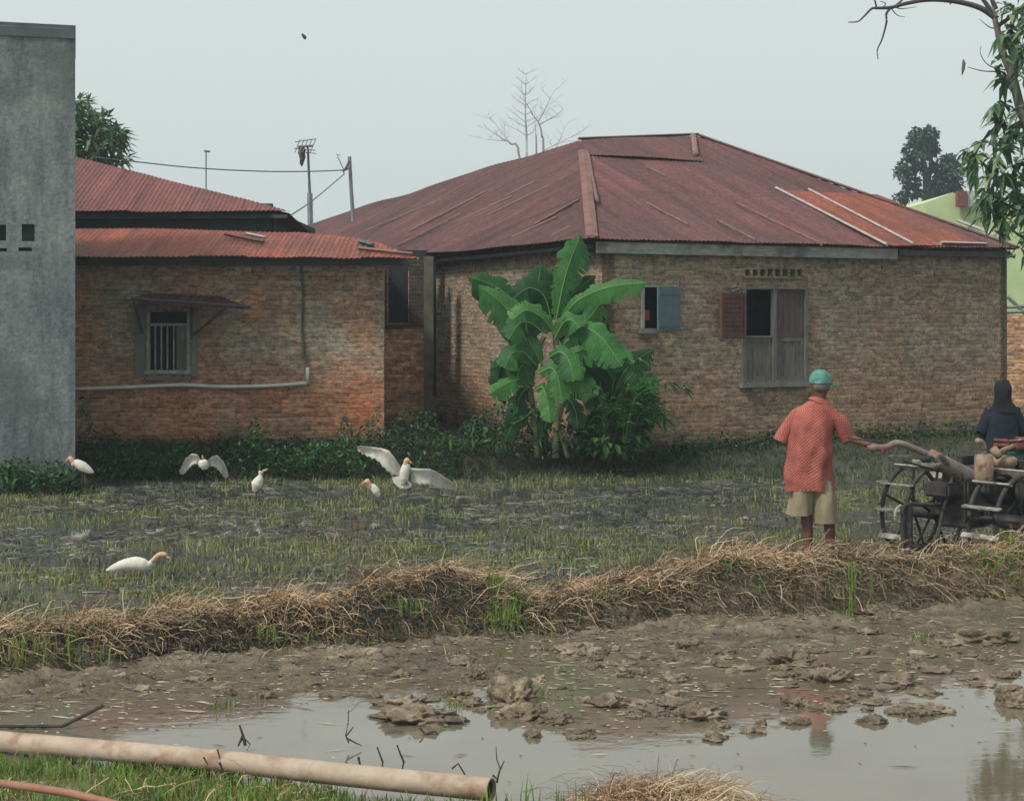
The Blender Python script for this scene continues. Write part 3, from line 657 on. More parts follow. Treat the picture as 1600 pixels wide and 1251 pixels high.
# barred window
win = bpy.data.objects.new('window', None); C.objects.link(win); win.parent = lh; win.location = P(262, 535, 21)-lh.location
u0, u1, z0, z1 = hw
mb = MB()
wa.slab(mb, 229, 234, 488, 582, -.02, .06); wa.slab(mb, 292, 297, 488, 582, -.02, .06); wa.slab(mb, 234.2, 291.8, 505, 509, -.02, .05); wa.slab(mb, 226, 300, 578, 584, .01, .08)
part(mb, 'frame', M['wood_pale'], win)
for xx in (242, 251.5, 261, 271):
    mb = MB(); wa.slab(mb, xx-1, xx+1, 509.2, 577.8, -.03, .02); part(mb, 'bar', M['wood_pale'], win)
mb = MB(); wa.slab(mb, 275, 291.8, 509.2, 577.8, -.05, .02); part(mb, 'shutter', M['wood_grey'], win)
mb = MB(); wa.slab(mb, 212, 227, 478, 588, .018, .03); wa.slab(mb, 299.5, 308, 485, 588, .018, .03); wa.slab(mb, 227.2, 299.3, 588.5, 594, .018, .03); part(mb, 'plaster_surround', M['plaster'], win)
mb = MB(); mb.box((-4.7, 21.5, 2.0), 1.6, .04, 1.8); mb.build('interior_shade_panel', M['dark'], lh)
aw = bpy.data.objects.new('awning', None); C.objects.link(aw); aw.parent = lh; aw.location = P(295, 468, 20.8)-lh.location
mb = MB(); corrugated(mb, [P(232, 458, 20.98), P(345, 459, 20.98), P(396, 474, 20.35), P(285, 482, 20.35), P(196, 460, 20.5)], Vector((0, -1, -.35)), rag=.03, amp=.009, seed=40, sag=.04); part(mb, 'sheet', M['roof_dark'], aw)
mb = MB()
mb.tube([P(300, 525, 20.97), P(352, 482, 20.45)], .016, 6); mb.tube([P(222, 520, 20.97), P(210, 470, 20.45)], .02, 6); mb.tube([P(205, 466, 20.45), P(392, 479, 20.42)], .018, 6); mb.tube([P(300, 482, 20.97), P(300, 530, 20.97)], .02, 6)
part(mb, 'bracket', M['fascia_dark'], aw)
wp = MB(); wp.tube(curve([P(118, 608, 20.93), P(200, 605, 20.93), P(285, 601.5, 20.93), P(345, 604, 20.93), P(420, 602.5, 20.93), P(479, 598.5, 20.93)], 6), .026, 8)
wp.tube([P(480.5, 600, 20.93), P(480.5, 574, 20.93)], .026, 8)
tag(wp.build('drain_pipe', M['pvc'], None, True), 'long white drain pipe fixed along the brick wall below the barred window', 'pipe')
mb = MB(); mb.tube([P(475, 560, 20.96), P(472, 520, 20.97), P(474, 470, 20.97), P(470, 410, 20.97)], .018, 6); mb.build('conduit', M['column'], lh)

# ---- grey rendered building on the left
gd = Vector((-.961, -.276, 0)); gc = Vector(((117.5-800)/F*18.5, 18.5, 0)); gs = Vector((gc.x, gc.y, 0)).normalized()
gb = empty('concrete_building', (gc+gd*1.5).to_tuple(), 'tall grey cement-rendered building with small square vent holes at the left edge', 'building')
zt = 2.05+455/F*18.5
gw = Wall((gc+gd*4)[:2], gc[:2], -.1, zt, th=.15)
gw.hole(-3, 9.5, 351, 376); gw.hole(34, 54, 350, 377); gw.hole(-8, 11, 387.5, 393); gw.hole(29, 50, 386.5, 392.5)
mb = MB(); gw.mesh(mb)
side_end = gc+gs*2.2+Vector((-.045, 0, 0))
gw2 = Wall((gc+Vector((-.0, .001, 0)))[:2], side_end[:2], -.1, zt, th=.15, inside=(gc+gd*3)[:2]); gw2.mesh(mb)
gw3 = Wall((gc+gd*4)[:2], (gc+gd*4+gs*2.2)[:2], -.1, zt, th=.15, inside=gc[:2]); gw3.mesh(mb)
gw4 = Wall((gc+gd*4+gs*2.2)[:2], side_end[:2], -.1, zt, th=.15, inside=gc[:2]); gw4.mesh(mb)
mb.build('wall', M['concrete'], gb)
mb = MB()
cen = gc+gd*1.99+gs*1.1; mb.box((cen.x, cen.y, zt+.02), 3.99, 2.19, .04, gd, gs); mb.build('roof_slab', M['concrete_dark'], gb)
mb = MB(); c_ = gc+gd*2; nn = gw.n
mb.box((c_.x+nn.x*.008, c_.y+nn.y*.008, zt-.07), 3.99, .02, .11, gd, nn)
mb.build('top_band', M['concrete_dark'], gb)
mb = MB(); mb.box(Vector((cen.x, cen.y, 2.2)), 3.6, 1.8, 3, gd, gs); mb.build('vent_backing', M['vent'], gb)

# ---- far right: lime-green building, orange brick wall
gh = empty('green_building', (11, 34, .3), 'lime green painted building behind the right end of the rusty roof', 'building')
mb = MB()
q0, q1, q2, q3, q4 = P(1448, 316, 33), P(1488, 301, 33), P(1700, 352, 33), Vector((P(1700, 352, 33).x, 33, .3)), Vector((P(1448, 316, 33).x, 33, .3))
dY = Vector((0, 4, 0)); pr = [q0, q1, q2, q3, q4]
mb.add(pr+[p+dY for p in pr], [(4, 3, 2, 1, 0), (5, 6, 7, 8, 9), (0, 1, 6, 5), (1, 2, 7, 6), (2, 3, 8, 7), (0, 5, 9, 4)]); mb.build('wall', M['green_wall'], gh)
mb = MB(); mb.box(P(1502, 311, 32.8), .19, .2, .33); mb.build('chimney', M['engine_red'], gh)
mb = MB(); mb.box(P(1519, 312, 32.85), .22, .1, .3); mb.box(P(1530, 299.5, 32.85), .75, .08, .03); mb.build('parapet', M['pale_wall'], gh)
mb = MB(); bw = Wall((P(1560, 0, 27).x, 27), (P(1680, 0, 27).x, 27), 0, P(0, 492, 27).z, .15); bw.mesh(mb)
tag(mb.build('brick_wall', M['brick_orange']), 'pale orange brick wall at the right edge, beyond the corner of the big house', 'wall')
mb = MB()
for a, c in (((1574, 463), (1606, 494)), ((1572, 488), (1612, 486)), ((1572, 480), (1612, 478))): mb.tube([P(*a, 26.5), P(*c, 26.5)], .035, 6)
tag(mb.build('timber_poles', M['wood_pale']), 'pale timber poles lying on top of the orange brick wall', 'timber')

# ------------------------------------------------------------------ poles, wires, antenna
an = empty('antenna_mast', (P(486, 350, 38).x, 38, .3), 'television antenna on a tall pole behind the roofs with a ragged cloth hanging', 'antenna')
def px_tube(mb, pts, Y, r, n=6):
    mb.tube([P(x, y_, Y) for x, y_ in pts], r, n)
mb = MB(); px_tube(mb, [(487, 560), (486, 349), (483, 280), (481, 228)], 38, [.05, .05, .035, .03]); mb.build('pole', M['wire'], an)
mb = MB(); px_tube(mb, [(485, 352), (484, 302)], 37.9, .075); mb.build('pole_sleeve', M['metal_dark'], an)
mb = MB(); px_tube(mb, [(468, 229), (489, 228)], 37.9, .03)
for x in (463, 469, 475, 481, 487):
    mb.tube([P(x+6, 217+(x % 3), 38.5), P(x-2, 241-(x % 4), 37.3)], .012, 5)
px_tube(mb, [(461, 222), (494, 217)], 37.9, .012); px_tube(mb, [(460, 232), (493, 235)], 37.9, .012); px_tube(mb, [(474, 238), (494, 240)], 37.9, .01)
mb.build('aerial', M['wire'], an)
mb = MB(); n_ = 7
vs = [P(466+random.uniform(-2, 2)+c*11/3+r*.5, 228+r*5.3+c*.5, 37.8+.06*math.sin(c*2+r)) for r in range(n_) for c in range(4-(r > 3)-(r > 5))]
rows_ = []; k = 0
for r in range(n_): w_ = 4-(r > 3)-(r > 5); rows_.append(list(range(k, k+w_))); k += w_
fs = []
for r in range(n_-1):
    A_, B_ = rows_[r], rows_[r+1]
    for c in range(len(B_)-1): fs.append((A_[c], A_[c+1], B_[c+1], B_[c]))
    if len(A_) > len(B_): fs.append((A_[-2], A_[-1], B_[-1]))
k = len(vs); vs2 = vs+[v+Vector((0, .03, 0)) for v in vs]
mb.add(vs2, fs+[tuple(i+k for i in f[::-1]) for f in fs]); mb.build('ragged_cloth', M['wood_maroon_grey'], an)
up_ = empty('utility_pole', (P(551, 345, 31).x, 31, 3.4), 'grey electricity pole standing at the left slope of the big rusty roof', 'pole')
mb = MB(); px_tube(mb, [(552, 346), (549, 300), (546, 245)], 30, [.04, .036, .036], 8); mb.build('pole', M['metal_dark'], up_)
mb = MB(); px_tube(mb, [(546, 251), (541, 262), (537, 266)], 29.9, .025); px_tube(mb, [(537, 265), (529, 248), (526, 241), (531, 243)], 29.9, .01); px_tube(mb, [(546, 262), (536, 268), (538, 272)], 29.9, .02); mb.build('bracket', M['wire'], up_)
mb = MB(); px_tube(mb, [(322, 420), (322, 236)], 42, .018, 5); px_tube(mb, [(319, 236), (328, 237)], 42, .03, 5); tag(mb.build('aerial_mast', M['wire']), 'thin faint mast rising behind the red roof of the low house', 'mast')
mb = MB(); mb.tube(curve([P(150, 246, 27), P(205, 252, 27.5), P(300, 262, 28), P(400, 267.5, 29), P(480, 268, 29.5), P(537, 266, 29.9)], 8), .012, 5); tag(mb.build('power_cable', M['wire']), 'dark cable running level across the sky to the grey pole', 'cable')
mb = MB(); mb.tube(curve([P(455, 336, 22.6), P(490, 312, 26), P(538, 272, 29.9)], 8), .011, 5); tag(mb.build('power_cable', M['wire']), 'cable slanting down from the grey pole to the red roof corner', 'cable')

# ------------------------------------------------------------------ foliage tools
def rv(s=1): return Vector((random.gauss(0, 1), random.gauss(0, 1), random.gauss(0, 1))).normalized()*s
def leaf(mb, base, d, length, width, droop=.3, up=None):
    d = Vector(d).normalized(); s = d.cross(Vector((0, 0, 1)))
    if s.length < .05: s = Vector((1, 0, 0))
    s = (s.normalized()+rv(.5)).normalized(); n = s.cross(d).normalized()
    b0 = Vector(base); g_ = Vector((0, 0, -droop*length))
    m1 = b0+d*length*.45+g_*.25; tip = b0+d*length+g_
    f = n*width*.18
    mb.add([b0, m1+s*width/2+f, tip, m1-s*width/2+f, m1], [(0, 1, 4), (1, 2, 4), (2, 3, 4), (3, 0, 4)])
def cloud(mb, c, rx, ry, rz, n, ls, wd, seed=0, hollow=.3, down=.3):
    for _ in range(n):
        v = rv(); r = random.uniform(hollow, 1)**.6
        p = Vector((c[0]+v.x*rx*r, c[1]+v.y*ry*r, c[2]+v.z*rz*r))
        leaf(mb, p, v+rv(.8), ls*rnd(.6, 1.3), wd*rnd(.6, 1.3), down)
def whorl(mb, p, d, n, ls, wd, droop=.5):
    d = Vector(d).normalized()
    for k in range(n):
        leaf(mb, p-d*rnd(0, .07), d*.55+rv(.9), ls*rnd(.7, 1.2), wd*rnd(.8, 1.2), droop)

# mango tree, right edge
mt = empty('mango_tree', (7.2, 18, Hs(7.2, 18)), 'leafy tree leaning in at the right edge with one long bare branch', 'tree')
mb = MB(); Y = 18
mb.loft(curve([Vector((7.2, 18, -.1)), P(1760, 560, Y), P(1700, 380, Y), P(1640, 260, Y), P(1600, 185, Y), P(1582, 120, Y), P(1566, 80, Y), P(1558, 45, Y), P(1550, 12, Y)], 5), [(r_, r_) for r_ in np.interp(range(41), [0, 8, 20, 40], [.2, .13, .058, .026])], n=10)
mb.build('trunk', M['bark'], mt, True)
def br(pts, r0, r1, Yo=18):
    bl = MB(); c_ = curve([P(x, y_, Yo) for x, y_ in pts], 5); bl.loft(c_, [(r_, r_) for r_ in np.linspace(r0, r1, len(c_))], n=6); bl.build('branch', M['bark_dark'], mt, True)
br([(1558, 30), (1530, 12), (1490, 2), (1450, 0), (1415, 6), (1392, 12), (1372, 13), (1362, 14), (1350, 26), (1340, 34), (1325, 35)], .036, .006)
br([(1393, 11), (1385, 22), (1385, 36), (1378, 62), (1371, 78), (1372, 93)], .018, .005)
br([(1400, 9), (1410, 0), (1420, -10)], .015, .008); br([(1370, 13), (1366, -2), (1362, -12)], .012, .007); br([(1378, 13), (1384, 6), (1375, 2)], .008, .004)
br([(1400, 12), (1410, 14), (1432, 11)], .008, .003); br([(1393, 14), (1402, 24), (1414, 27)], .007, .003)
br([(1550, 20), (1540, 5), (1530, -8)], .03, .02); br([(1556, 15), (1550, 0), (1546, -10)], .03, .02); br([(1490, 1), (1484, 7)], .012, .008)
br([(1571, 95), (1590, 90), (1625, 92)], .045, .035)
br([(1574, 110), (1553, 106), (1540, 98), (1532, 84), (1533, 72)], .008, .003); br([(1560, 112), (1535, 111), (1512, 105)], .009, .004)
br([(1556, 45), (1545, 42), (1530, 30)], .009, .003)
br([(1578, 130), (1570, 120), (1560, 118)], .02, .01); br([(1600, 190), (1570, 200), (1550, 175)], .04, .012); br([(1640, 260), (1580, 290), (1520, 240)], .05, .012)
br([(1640, 300), (1600, 330), (1540, 300)], .04, .01); br([(1660, 330), (1610, 370), (1580, 360)], .04, .01); br([(1560, 40), (1590, 20), (1610, 10)], .03, .01); br([(1575, 60), (1600, 50), (1620, 40)], .03, .01)
mb = MB()
cl = [(1575, 15, 9), (1595, 25, 12), (1580, 45, 10), (1600, 55, 14), (1590, 75, 10), (1610, 15, 12), (1562, 52, 5), (1565, 85, 4), (1610, 80, 12),
      (1562, 112, 5), (1566, 128, 4), (1592, 112, 5), (1604, 120, 6), (1605, 100, 5),
      (1556, 160, 7), (1565, 175, 9), (1552, 190, 7), (1575, 200, 10), (1590, 180, 9), (1600, 210, 12), (1560, 220, 9), (1580, 235, 12),
      (1525, 215, 6), (1518, 235, 8), (1530, 245, 8), (1540, 262, 9), (1520, 270, 6), (1555, 255, 9), (1570, 275, 12), (1590, 265, 12), (1605, 250, 12),
      (1545, 290, 9), (1530, 305, 8), (1550, 315, 9), (1565, 300, 10), (1580, 310, 10), (1600, 300, 12), (1540, 328, 7), (1560, 335, 7), (1590, 335, 9), (1605, 340, 9), (1585, 365, 6), (1600, 375, 6), (1510, 250, 4), (1575, 345, 6), (1583, 385, 4)]
for x, y_, n_ in cl:
    for k in range(2):
        p = P(x+random.gauss(0, 7), y_+random.gauss(0, 6), 18+random.gauss(0, .35)); whorl(mb, p, Vector((rnd(-1, .4), rnd(-1, .6), rnd(-.3, .5))), n_, .22, .078, .65)
for k in range(260):                                            # crown beyond the frame, for the reflection
    p = Vector((rnd(6.3, 9.2), rnd(16.8, 19.4), rnd(3.2, 6.6))); whorl(mb, p, rv(), 9, .24, .06, .7)
mb.build('foliage', M['mango'], mt)
mb = MB(); mb.loft([P(1505, 93, 18), P(1506, 99, 18), P(1505, 108, 18), P(1503, 118, 18)], [(.008, .006), (.022, .010), (.02, .010), (.004, .004)], up=(0, 1, 0), n=8); mb.build('dry_leaf', M['bark'], mt, True)

# tree behind the low red roof
t2 = empty('mango_tree', (-7.6, 27, .3), 'dark green tree whose crown shows above the red roof beside the grey building', 'tree')
mb = MB(); mb.tube([Vector((-7.9, 29, 0)), Vector((-7.8, 29, 3)), Vector((-7.9, 29, 5.2))], [.18, .14, .06], 8)
for x, y_ in ((150, 190), (180, 215), (120, 175), (185, 240), (100, 170)): mb.tube([Vector((-8, 29, 3.6)), P(x, y_+12, 28.9), P(x, y_, 28.9)], [.06, .03, .012], 5)
mb.build('trunk', M['bark_dark'], t2, True)
mb = MB()
for k in range(330):
    x = rnd(60, 192); top = 158 if x < 140 else 168+(x-140)*.75
    y_ = rnd(top, 262); whorl(mb, P(x, y_, 29+random.gauss(0, .5)), (rnd(-.3, .9), rnd(-1, 1), rnd(-.2, .8)), 6, .29, .075, .35)
for x, y_ in ((128, 152), (140, 158), (170, 180), (192, 205), (200, 215), (196, 232), (200, 245), (184, 255), (165, 178), (152, 174)): whorl(mb, P(x, y_, 28.8), (.6, -.3, .6), 8, .27, .07, .3)
mb.build('crown', M['mango'], t2)

# far tree on the right
t3 = empty('broadleaf_tree', (P(1450, 0, 75).x, 75, .3), 'distant bluish tree with gaps in its crown, right of the roof', 'tree')
mb = MB(); T = 75
tr = lambda pts, r: mb.loft([P(x, y_, T) for x, y_ in pts], [(a_, a_) for a_ in np.linspace(r[0], r[1], len(pts))], n=7)
tr([(1452, 640), (1450, 320), (1448, 280), (1440, 240)], (.35, .12)); tr([(1449, 300), (1470, 270), (1485, 250)], (.16, .06)); tr([(1449, 310), (1425, 290), (1412, 270)], (.14, .05)); tr([(1450, 290), (1455, 250), (1450, 215)], (.14, .05)); tr([(1450, 312), (1480, 300), (1495, 280)], (.12, .05))
mb.build('trunk', M['bark_dark'], t3, True)
mb = MB()
for x, y_, rx, ry in ((1438, 215, 20, 14), (1452, 210, 12, 10), (1428, 235, 16, 14), (1452, 235, 14, 12), (1420, 258, 16, 12), (1410, 270, 12, 8), (1436, 262, 8, 8), (1465, 265, 14, 12), (1480, 255, 14, 12), (1490, 270, 15, 14), (1480, 288, 18, 12), (1462, 292, 10, 10), (1425, 285, 14, 10), (1430, 300, 20, 8), (1455, 310, 10, 6), (1495, 290, 10, 8), (1446, 225, 18, 14), (1484, 248, 8, 6), (1412, 308, 16, 5)):
    p = P(x, y_, T+random.gauss(0, .8)); cloud(mb, p, rx/32, .6, ry/32, int(rx*ry*1.1)+20, .26, .2, hollow=.1, down=.2)
mb.build('crown', M['far_leaf'], t3)

# bare tree behind the big roof
t4 = empty('bare_tree', (P(822, 0, 42).x, 42, .3), 'leafless tree with thin bare twigs rising behind the big rusty roof', 'tree')
mb = MB(); rr_ = random.Random(5)
def twig(p, d, L, r, lvl):
    L *= .9; r *= .8
    pts = [p]; dd_ = Vector(d)
    for k in range(4):
        dd_ = (dd_+Vector((rr_.gauss(0, .13), rr_.gauss(0, .13), rr_.gauss(0, .08)+.04))).normalized(); pts.append(pts[-1]+dd_*L/4)
    mb.loft(pts, [(a_, a_) for a_ in np.linspace(r, r*.35, 5)], n=5)
    if lvl:
        for k in range(5 if lvl > 1 else 4):
            q_ = pts[1+k % 4]; a_ = rr_.uniform(0, 6.28); nd = (dd_*.55+Vector((math.cos(a_), math.sin(a_)*.6, .1))*.9).normalized(); twig(q_, nd, L*rr_.uniform(.38, .6), max(r*.5, .005), lvl-1)
def trunkline(pts, r0, r1):
    c_ = curve([P(x, y_, 42) for x, y_ in pts], 4); mb.loft(c_, [(a_, a_) for a_ in np.linspace(r0, r1, len(c_))], n=6); return c_
c_ = trunkline([(822, 480), (823, 240), (821, 180), (822, 116)], .05, .008)
for k in range(5, 13):
    for s_ in (-1, 1): twig(c_[k], Vector((s_*1, rr_.uniform(-.5, .5), .5)), .32+.05*(12-k), .012, 1)
c_ = trunkline([(850, 480), (849, 240), (847, 215), (843, 195), (833, 180)], .045, .014); twig(c_[-1], (-.5, 0, 1), .9, .015, 2); twig(c_[-5], (1, .1, .5), 1.0, .02, 2); twig(c_[-4], (.4, .2, 1), 1.1, .018, 2)
c_ = trunkline([(838, 480), (838, 245), (837, 205)], .05, .012); twig(c_[-1], (.1, 0, 1), .7, .01, 1)
c_ = trunkline([(818, 470), (812, 250), (798, 225), (788, 218)], .05, .014); twig(c_[-1], (-1, 0, .6), .6, .012, 2); twig(c_[-3], (-1, .2, .1), .8, .012, 2); twig(c_[-4], (-.6, .2, 1), .9, .012, 2)
twig(P(850, 235, 42), (1, 0, .5), 1.1, .014, 2); twig(P(870, 230, 42), (.7, 0, .8), .8, .01, 1)
mb.build('trunk', M['bark_pale'], t4, True)

# ------------------------------------------------------------------ banana plants
def banana_leaf(par, pts, wpx, Y, mat='banana', Yt=None, fold=.16, tears=7, name='leaf'):
    Yt = Y if Yt is None else Yt; n = 34
    pp = curve([P(x, y_, Y+(Yt-Y)*i/(len(pts)-1)) for i, (x, y_) in enumerate(pts)], 17); pp = [pp[int(i*(len(pp)-1)/n)] for i in range(n+1)]
    W = wpx/F*Y/2*1.28; mb = MB(); rnd_ = random.Random(int(pts[0][0]*7+pts[-1][1])); ms = MB()
    ends = []
    for i in range(n+1):
        t = (pp[min(i+1, n)]-pp[max(i-1, 0)]).normalized(); view = Vector((0, -1, .25)); s = t.cross(view).normalized(); nn_ = s.cross(t)
        f = i/n; w_ = W*min(1, math.sin(min(f*1.35+.12, 1)*math.pi/2))*(1-max(0, (f-.72)/.28)**2.2*.95)
        if f < .06: w_ *= .25
        ends.append((pp[i], s, nn_, t, w_))
    for side in (-1, 1):
        vs = []; fs = []; uv = []; tear = 0; torn = [rnd_.random() < .3 for _ in range(n+1)]
        for i in range(n+1):
            p, s, nn_, t, w_ = ends[i]; sgn = side
            jig = 1+rnd_.uniform(-.05, .03)+.10*math.sin(i*.9+side)
            for k, fr in enumerate((0, .5, 1)):
                off = s*sgn*w_*fr*jig*(1-fold*fr*.35) - nn_*w_*fold*fr*fr*.9*1 + Vector((0, 0, -w_*fr*fr*.35)) + t*w_*.18*fr
                vs.append(p+off)
        for i in range(n):
            for k in range(2):
                a = i*3+k
                if k == 1 and torn[i]:
                    c_ = (vs[a+1]+vs[a+4])/2; continue_ = len(vs); vs.append((vs[a].lerp(vs[a+1], rnd_.uniform(-.3, .9))).lerp(vs[a+4], .5)); fs.append((a, a+1, continue_)); fs.append((a, continue_, a+3))
                    continue
                fs.append((a, a+1, a+4, a+3))
        if side < 0: fs = [f_[::-1] for f_ in fs]
        mb.add(vs, fs)
    o = mb.build(name, M[mat], par, True)
    ms.tube([p+Vector((0, -.004, 0)) for p in pp], [.0075*(1-i/n*.7) for i in range(n+1)], 5); ms.build('midrib', M['rib'], o)
    return o
bp = empty('banana_plant', (P(850, 0, 20).x, 20, Hs(.45, 20)), 'tall bright green banana plant against the brick wall left of the small blue shutter', 'banana plant')
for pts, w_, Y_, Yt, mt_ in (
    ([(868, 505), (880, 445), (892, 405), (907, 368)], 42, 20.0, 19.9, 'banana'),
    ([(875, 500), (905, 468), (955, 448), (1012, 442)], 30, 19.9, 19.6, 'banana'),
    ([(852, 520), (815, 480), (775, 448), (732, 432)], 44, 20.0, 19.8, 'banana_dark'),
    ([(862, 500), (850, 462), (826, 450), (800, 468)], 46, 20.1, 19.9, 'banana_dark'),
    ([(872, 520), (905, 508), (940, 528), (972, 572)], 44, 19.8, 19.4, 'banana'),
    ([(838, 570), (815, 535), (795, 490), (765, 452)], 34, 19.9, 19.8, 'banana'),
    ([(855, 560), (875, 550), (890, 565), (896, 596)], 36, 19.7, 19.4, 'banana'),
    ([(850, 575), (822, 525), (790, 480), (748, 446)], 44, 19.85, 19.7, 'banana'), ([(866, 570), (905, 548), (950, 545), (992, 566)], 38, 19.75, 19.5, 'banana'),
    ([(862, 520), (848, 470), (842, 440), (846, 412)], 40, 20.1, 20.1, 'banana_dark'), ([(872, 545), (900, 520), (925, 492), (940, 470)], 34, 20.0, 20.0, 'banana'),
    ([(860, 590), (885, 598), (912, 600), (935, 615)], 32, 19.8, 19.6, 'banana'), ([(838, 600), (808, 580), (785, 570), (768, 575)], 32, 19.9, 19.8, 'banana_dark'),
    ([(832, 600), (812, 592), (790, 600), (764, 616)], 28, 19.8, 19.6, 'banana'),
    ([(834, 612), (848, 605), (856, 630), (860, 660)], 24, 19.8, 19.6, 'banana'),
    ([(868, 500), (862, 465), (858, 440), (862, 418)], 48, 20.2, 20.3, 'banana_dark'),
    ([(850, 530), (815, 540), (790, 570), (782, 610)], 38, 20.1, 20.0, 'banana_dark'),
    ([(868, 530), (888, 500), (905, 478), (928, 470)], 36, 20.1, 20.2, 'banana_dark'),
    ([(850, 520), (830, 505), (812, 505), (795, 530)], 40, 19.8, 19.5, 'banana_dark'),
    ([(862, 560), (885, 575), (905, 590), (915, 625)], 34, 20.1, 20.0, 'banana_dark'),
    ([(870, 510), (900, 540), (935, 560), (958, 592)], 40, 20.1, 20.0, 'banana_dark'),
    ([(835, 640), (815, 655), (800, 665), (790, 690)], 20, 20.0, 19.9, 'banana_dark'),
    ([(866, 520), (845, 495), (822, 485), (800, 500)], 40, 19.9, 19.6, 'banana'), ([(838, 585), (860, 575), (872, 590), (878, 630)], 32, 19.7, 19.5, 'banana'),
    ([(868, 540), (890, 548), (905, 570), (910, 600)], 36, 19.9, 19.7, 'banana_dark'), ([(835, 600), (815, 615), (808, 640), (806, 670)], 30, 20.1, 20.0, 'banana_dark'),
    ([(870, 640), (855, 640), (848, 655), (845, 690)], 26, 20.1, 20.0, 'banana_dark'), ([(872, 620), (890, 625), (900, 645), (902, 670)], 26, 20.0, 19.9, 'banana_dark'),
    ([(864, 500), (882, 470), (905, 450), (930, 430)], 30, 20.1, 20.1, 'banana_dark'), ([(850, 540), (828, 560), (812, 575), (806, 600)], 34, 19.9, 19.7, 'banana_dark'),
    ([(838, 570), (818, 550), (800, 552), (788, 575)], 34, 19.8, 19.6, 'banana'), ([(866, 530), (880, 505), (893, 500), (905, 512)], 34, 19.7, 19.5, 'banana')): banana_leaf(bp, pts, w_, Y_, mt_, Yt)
def px_loft(pts, rpx, Y, mat, par, name='stem'):
    mb = MB(); c_ = curve([P(x, y_, Y) for x, y_ in pts], 5); mb.loft(c_, [(a_/F*Y,)*2 for a_ in np.linspace(rpx[0], rpx[1], len(c_))], n=8); return mb.build(name, M[mat], par, True)
px_loft([(839, 715), (836, 660), (830, 610), (836, 560), (850, 525)], (4.5, 4), 20.05, 'banana_stem', bp); px_loft([(868, 715), (871, 660), (882, 606), (872, 560), (866, 500)], (5.5, 5), 20, 'banana_stem', bp)
px_loft([(888, 715), (880, 690), (872, 670)], (4, 4), 20, 'banana_stem', bp)
b2 = empty('banana_plant', (P(965, 0, 20.2).x, 20.2, Hs(1.4, 20.2)), 'smaller darker banana plant and bush under the small blue shutter', 'banana plant')
for pts, w_, mt_ in (([(948, 690), (940, 620), (938, 560), (948, 498)], 34, 'banana_dark'), ([(950, 640), (970, 590), (990, 565), (1022, 545)], 34, 'banana_dark'), ([(945, 650), (930, 610), (912, 595), (895, 600)], 32, 'banana_dark'), ([(950, 650), (960, 620), (970, 600), (985, 580)], 34, 'banana'),
                     ([(948, 660), (935, 650), (925, 655), (915, 680)], 26, 'banana_dark'), ([(952, 660), (945, 625), (935, 595), (915, 570)], 30, 'banana_dark'), ([(955, 650), (975, 625), (995, 615), (1015, 625)], 30, 'banana'), ([(950, 670), (970, 655), (990, 655), (1005, 672)], 26, 'banana'), ([(952, 640), (958, 600), (962, 575), (958, 548)], 32, 'banana_dark'), ([(955, 655), (940, 625), (930, 620), (918, 640)], 26, 'banana'), ([(960, 660), (990, 620), (1010, 600), (1030, 592)], 30, 'banana'), ([(960, 670), (995, 645), (1015, 640), (1038, 656)], 26, 'banana'), ([(955, 650), (965, 620), (985, 600), (1000, 572)], 30, 'banana'), ([(955, 680), (980, 670), (1000, 680), (1012, 700)], 22, 'banana'), ([(950, 680), (932, 665), (915, 670), (905, 690)], 22, 'banana_dark'), ([(960, 650), (975, 600), (990, 580), (985, 560)], 26, 'banana_dark')): banana_leaf(b2, pts, w_, 20.2, mt_)
px_loft([(950, 712), (948, 670), (945, 630)], (6, 5), 20.2, 'banana_stem', b2)
b3 = empty('leafy_shrub', (P(985, 0, 19.8).x, 19.8, Hs(1.5, 19.8)), 'bright green shrub with arching narrow leaves beside the smaller banana plant', 'shrub')
mb = MB()
for k in range(18):
    a = rnd(-1.3, 1.4); st = P(985+rnd(-12, 12), 690, 19.8+rnd(-.2, .2)); hh = rnd(.35, .95)
    tipx = a*hh*.75; pts = [st, st+Vector((tipx*.3, rnd(-.1, .1), hh*.6)), st+Vector((tipx, rnd(-.25, .1), hh*rnd(.6, .95)))]
    cc_ = curve(pts, 4)
    for i, p in enumerate(cc_[2:]):
        for s_ in (-1, 1): leaf(mb, p, (cc_[-1]-cc_[0]).normalized()*.5+Vector((s_*.6, rnd(-.4, .2), rnd(-.2, .5))), rnd(.13, .24), .045, .5)
    mb.tube(cc_, .006, 4)
for x, y_ in ((1020, 590), (1045, 598), (1070, 606), (1030, 640), (1040, 652), (1000, 560)): whorl(mb, P(x, y_, 19.7), (1, -.3, -.1), 6, .2, .05, .5)
cloud(mb, P(990, 640, 20.1), .28, .15, .33, 110, .2, .11); cloud(mb, P(960, 680, 19.9), .45, .2, .2, 120, .17, .1)
mb.build('foliage', M['shrub'], b3)
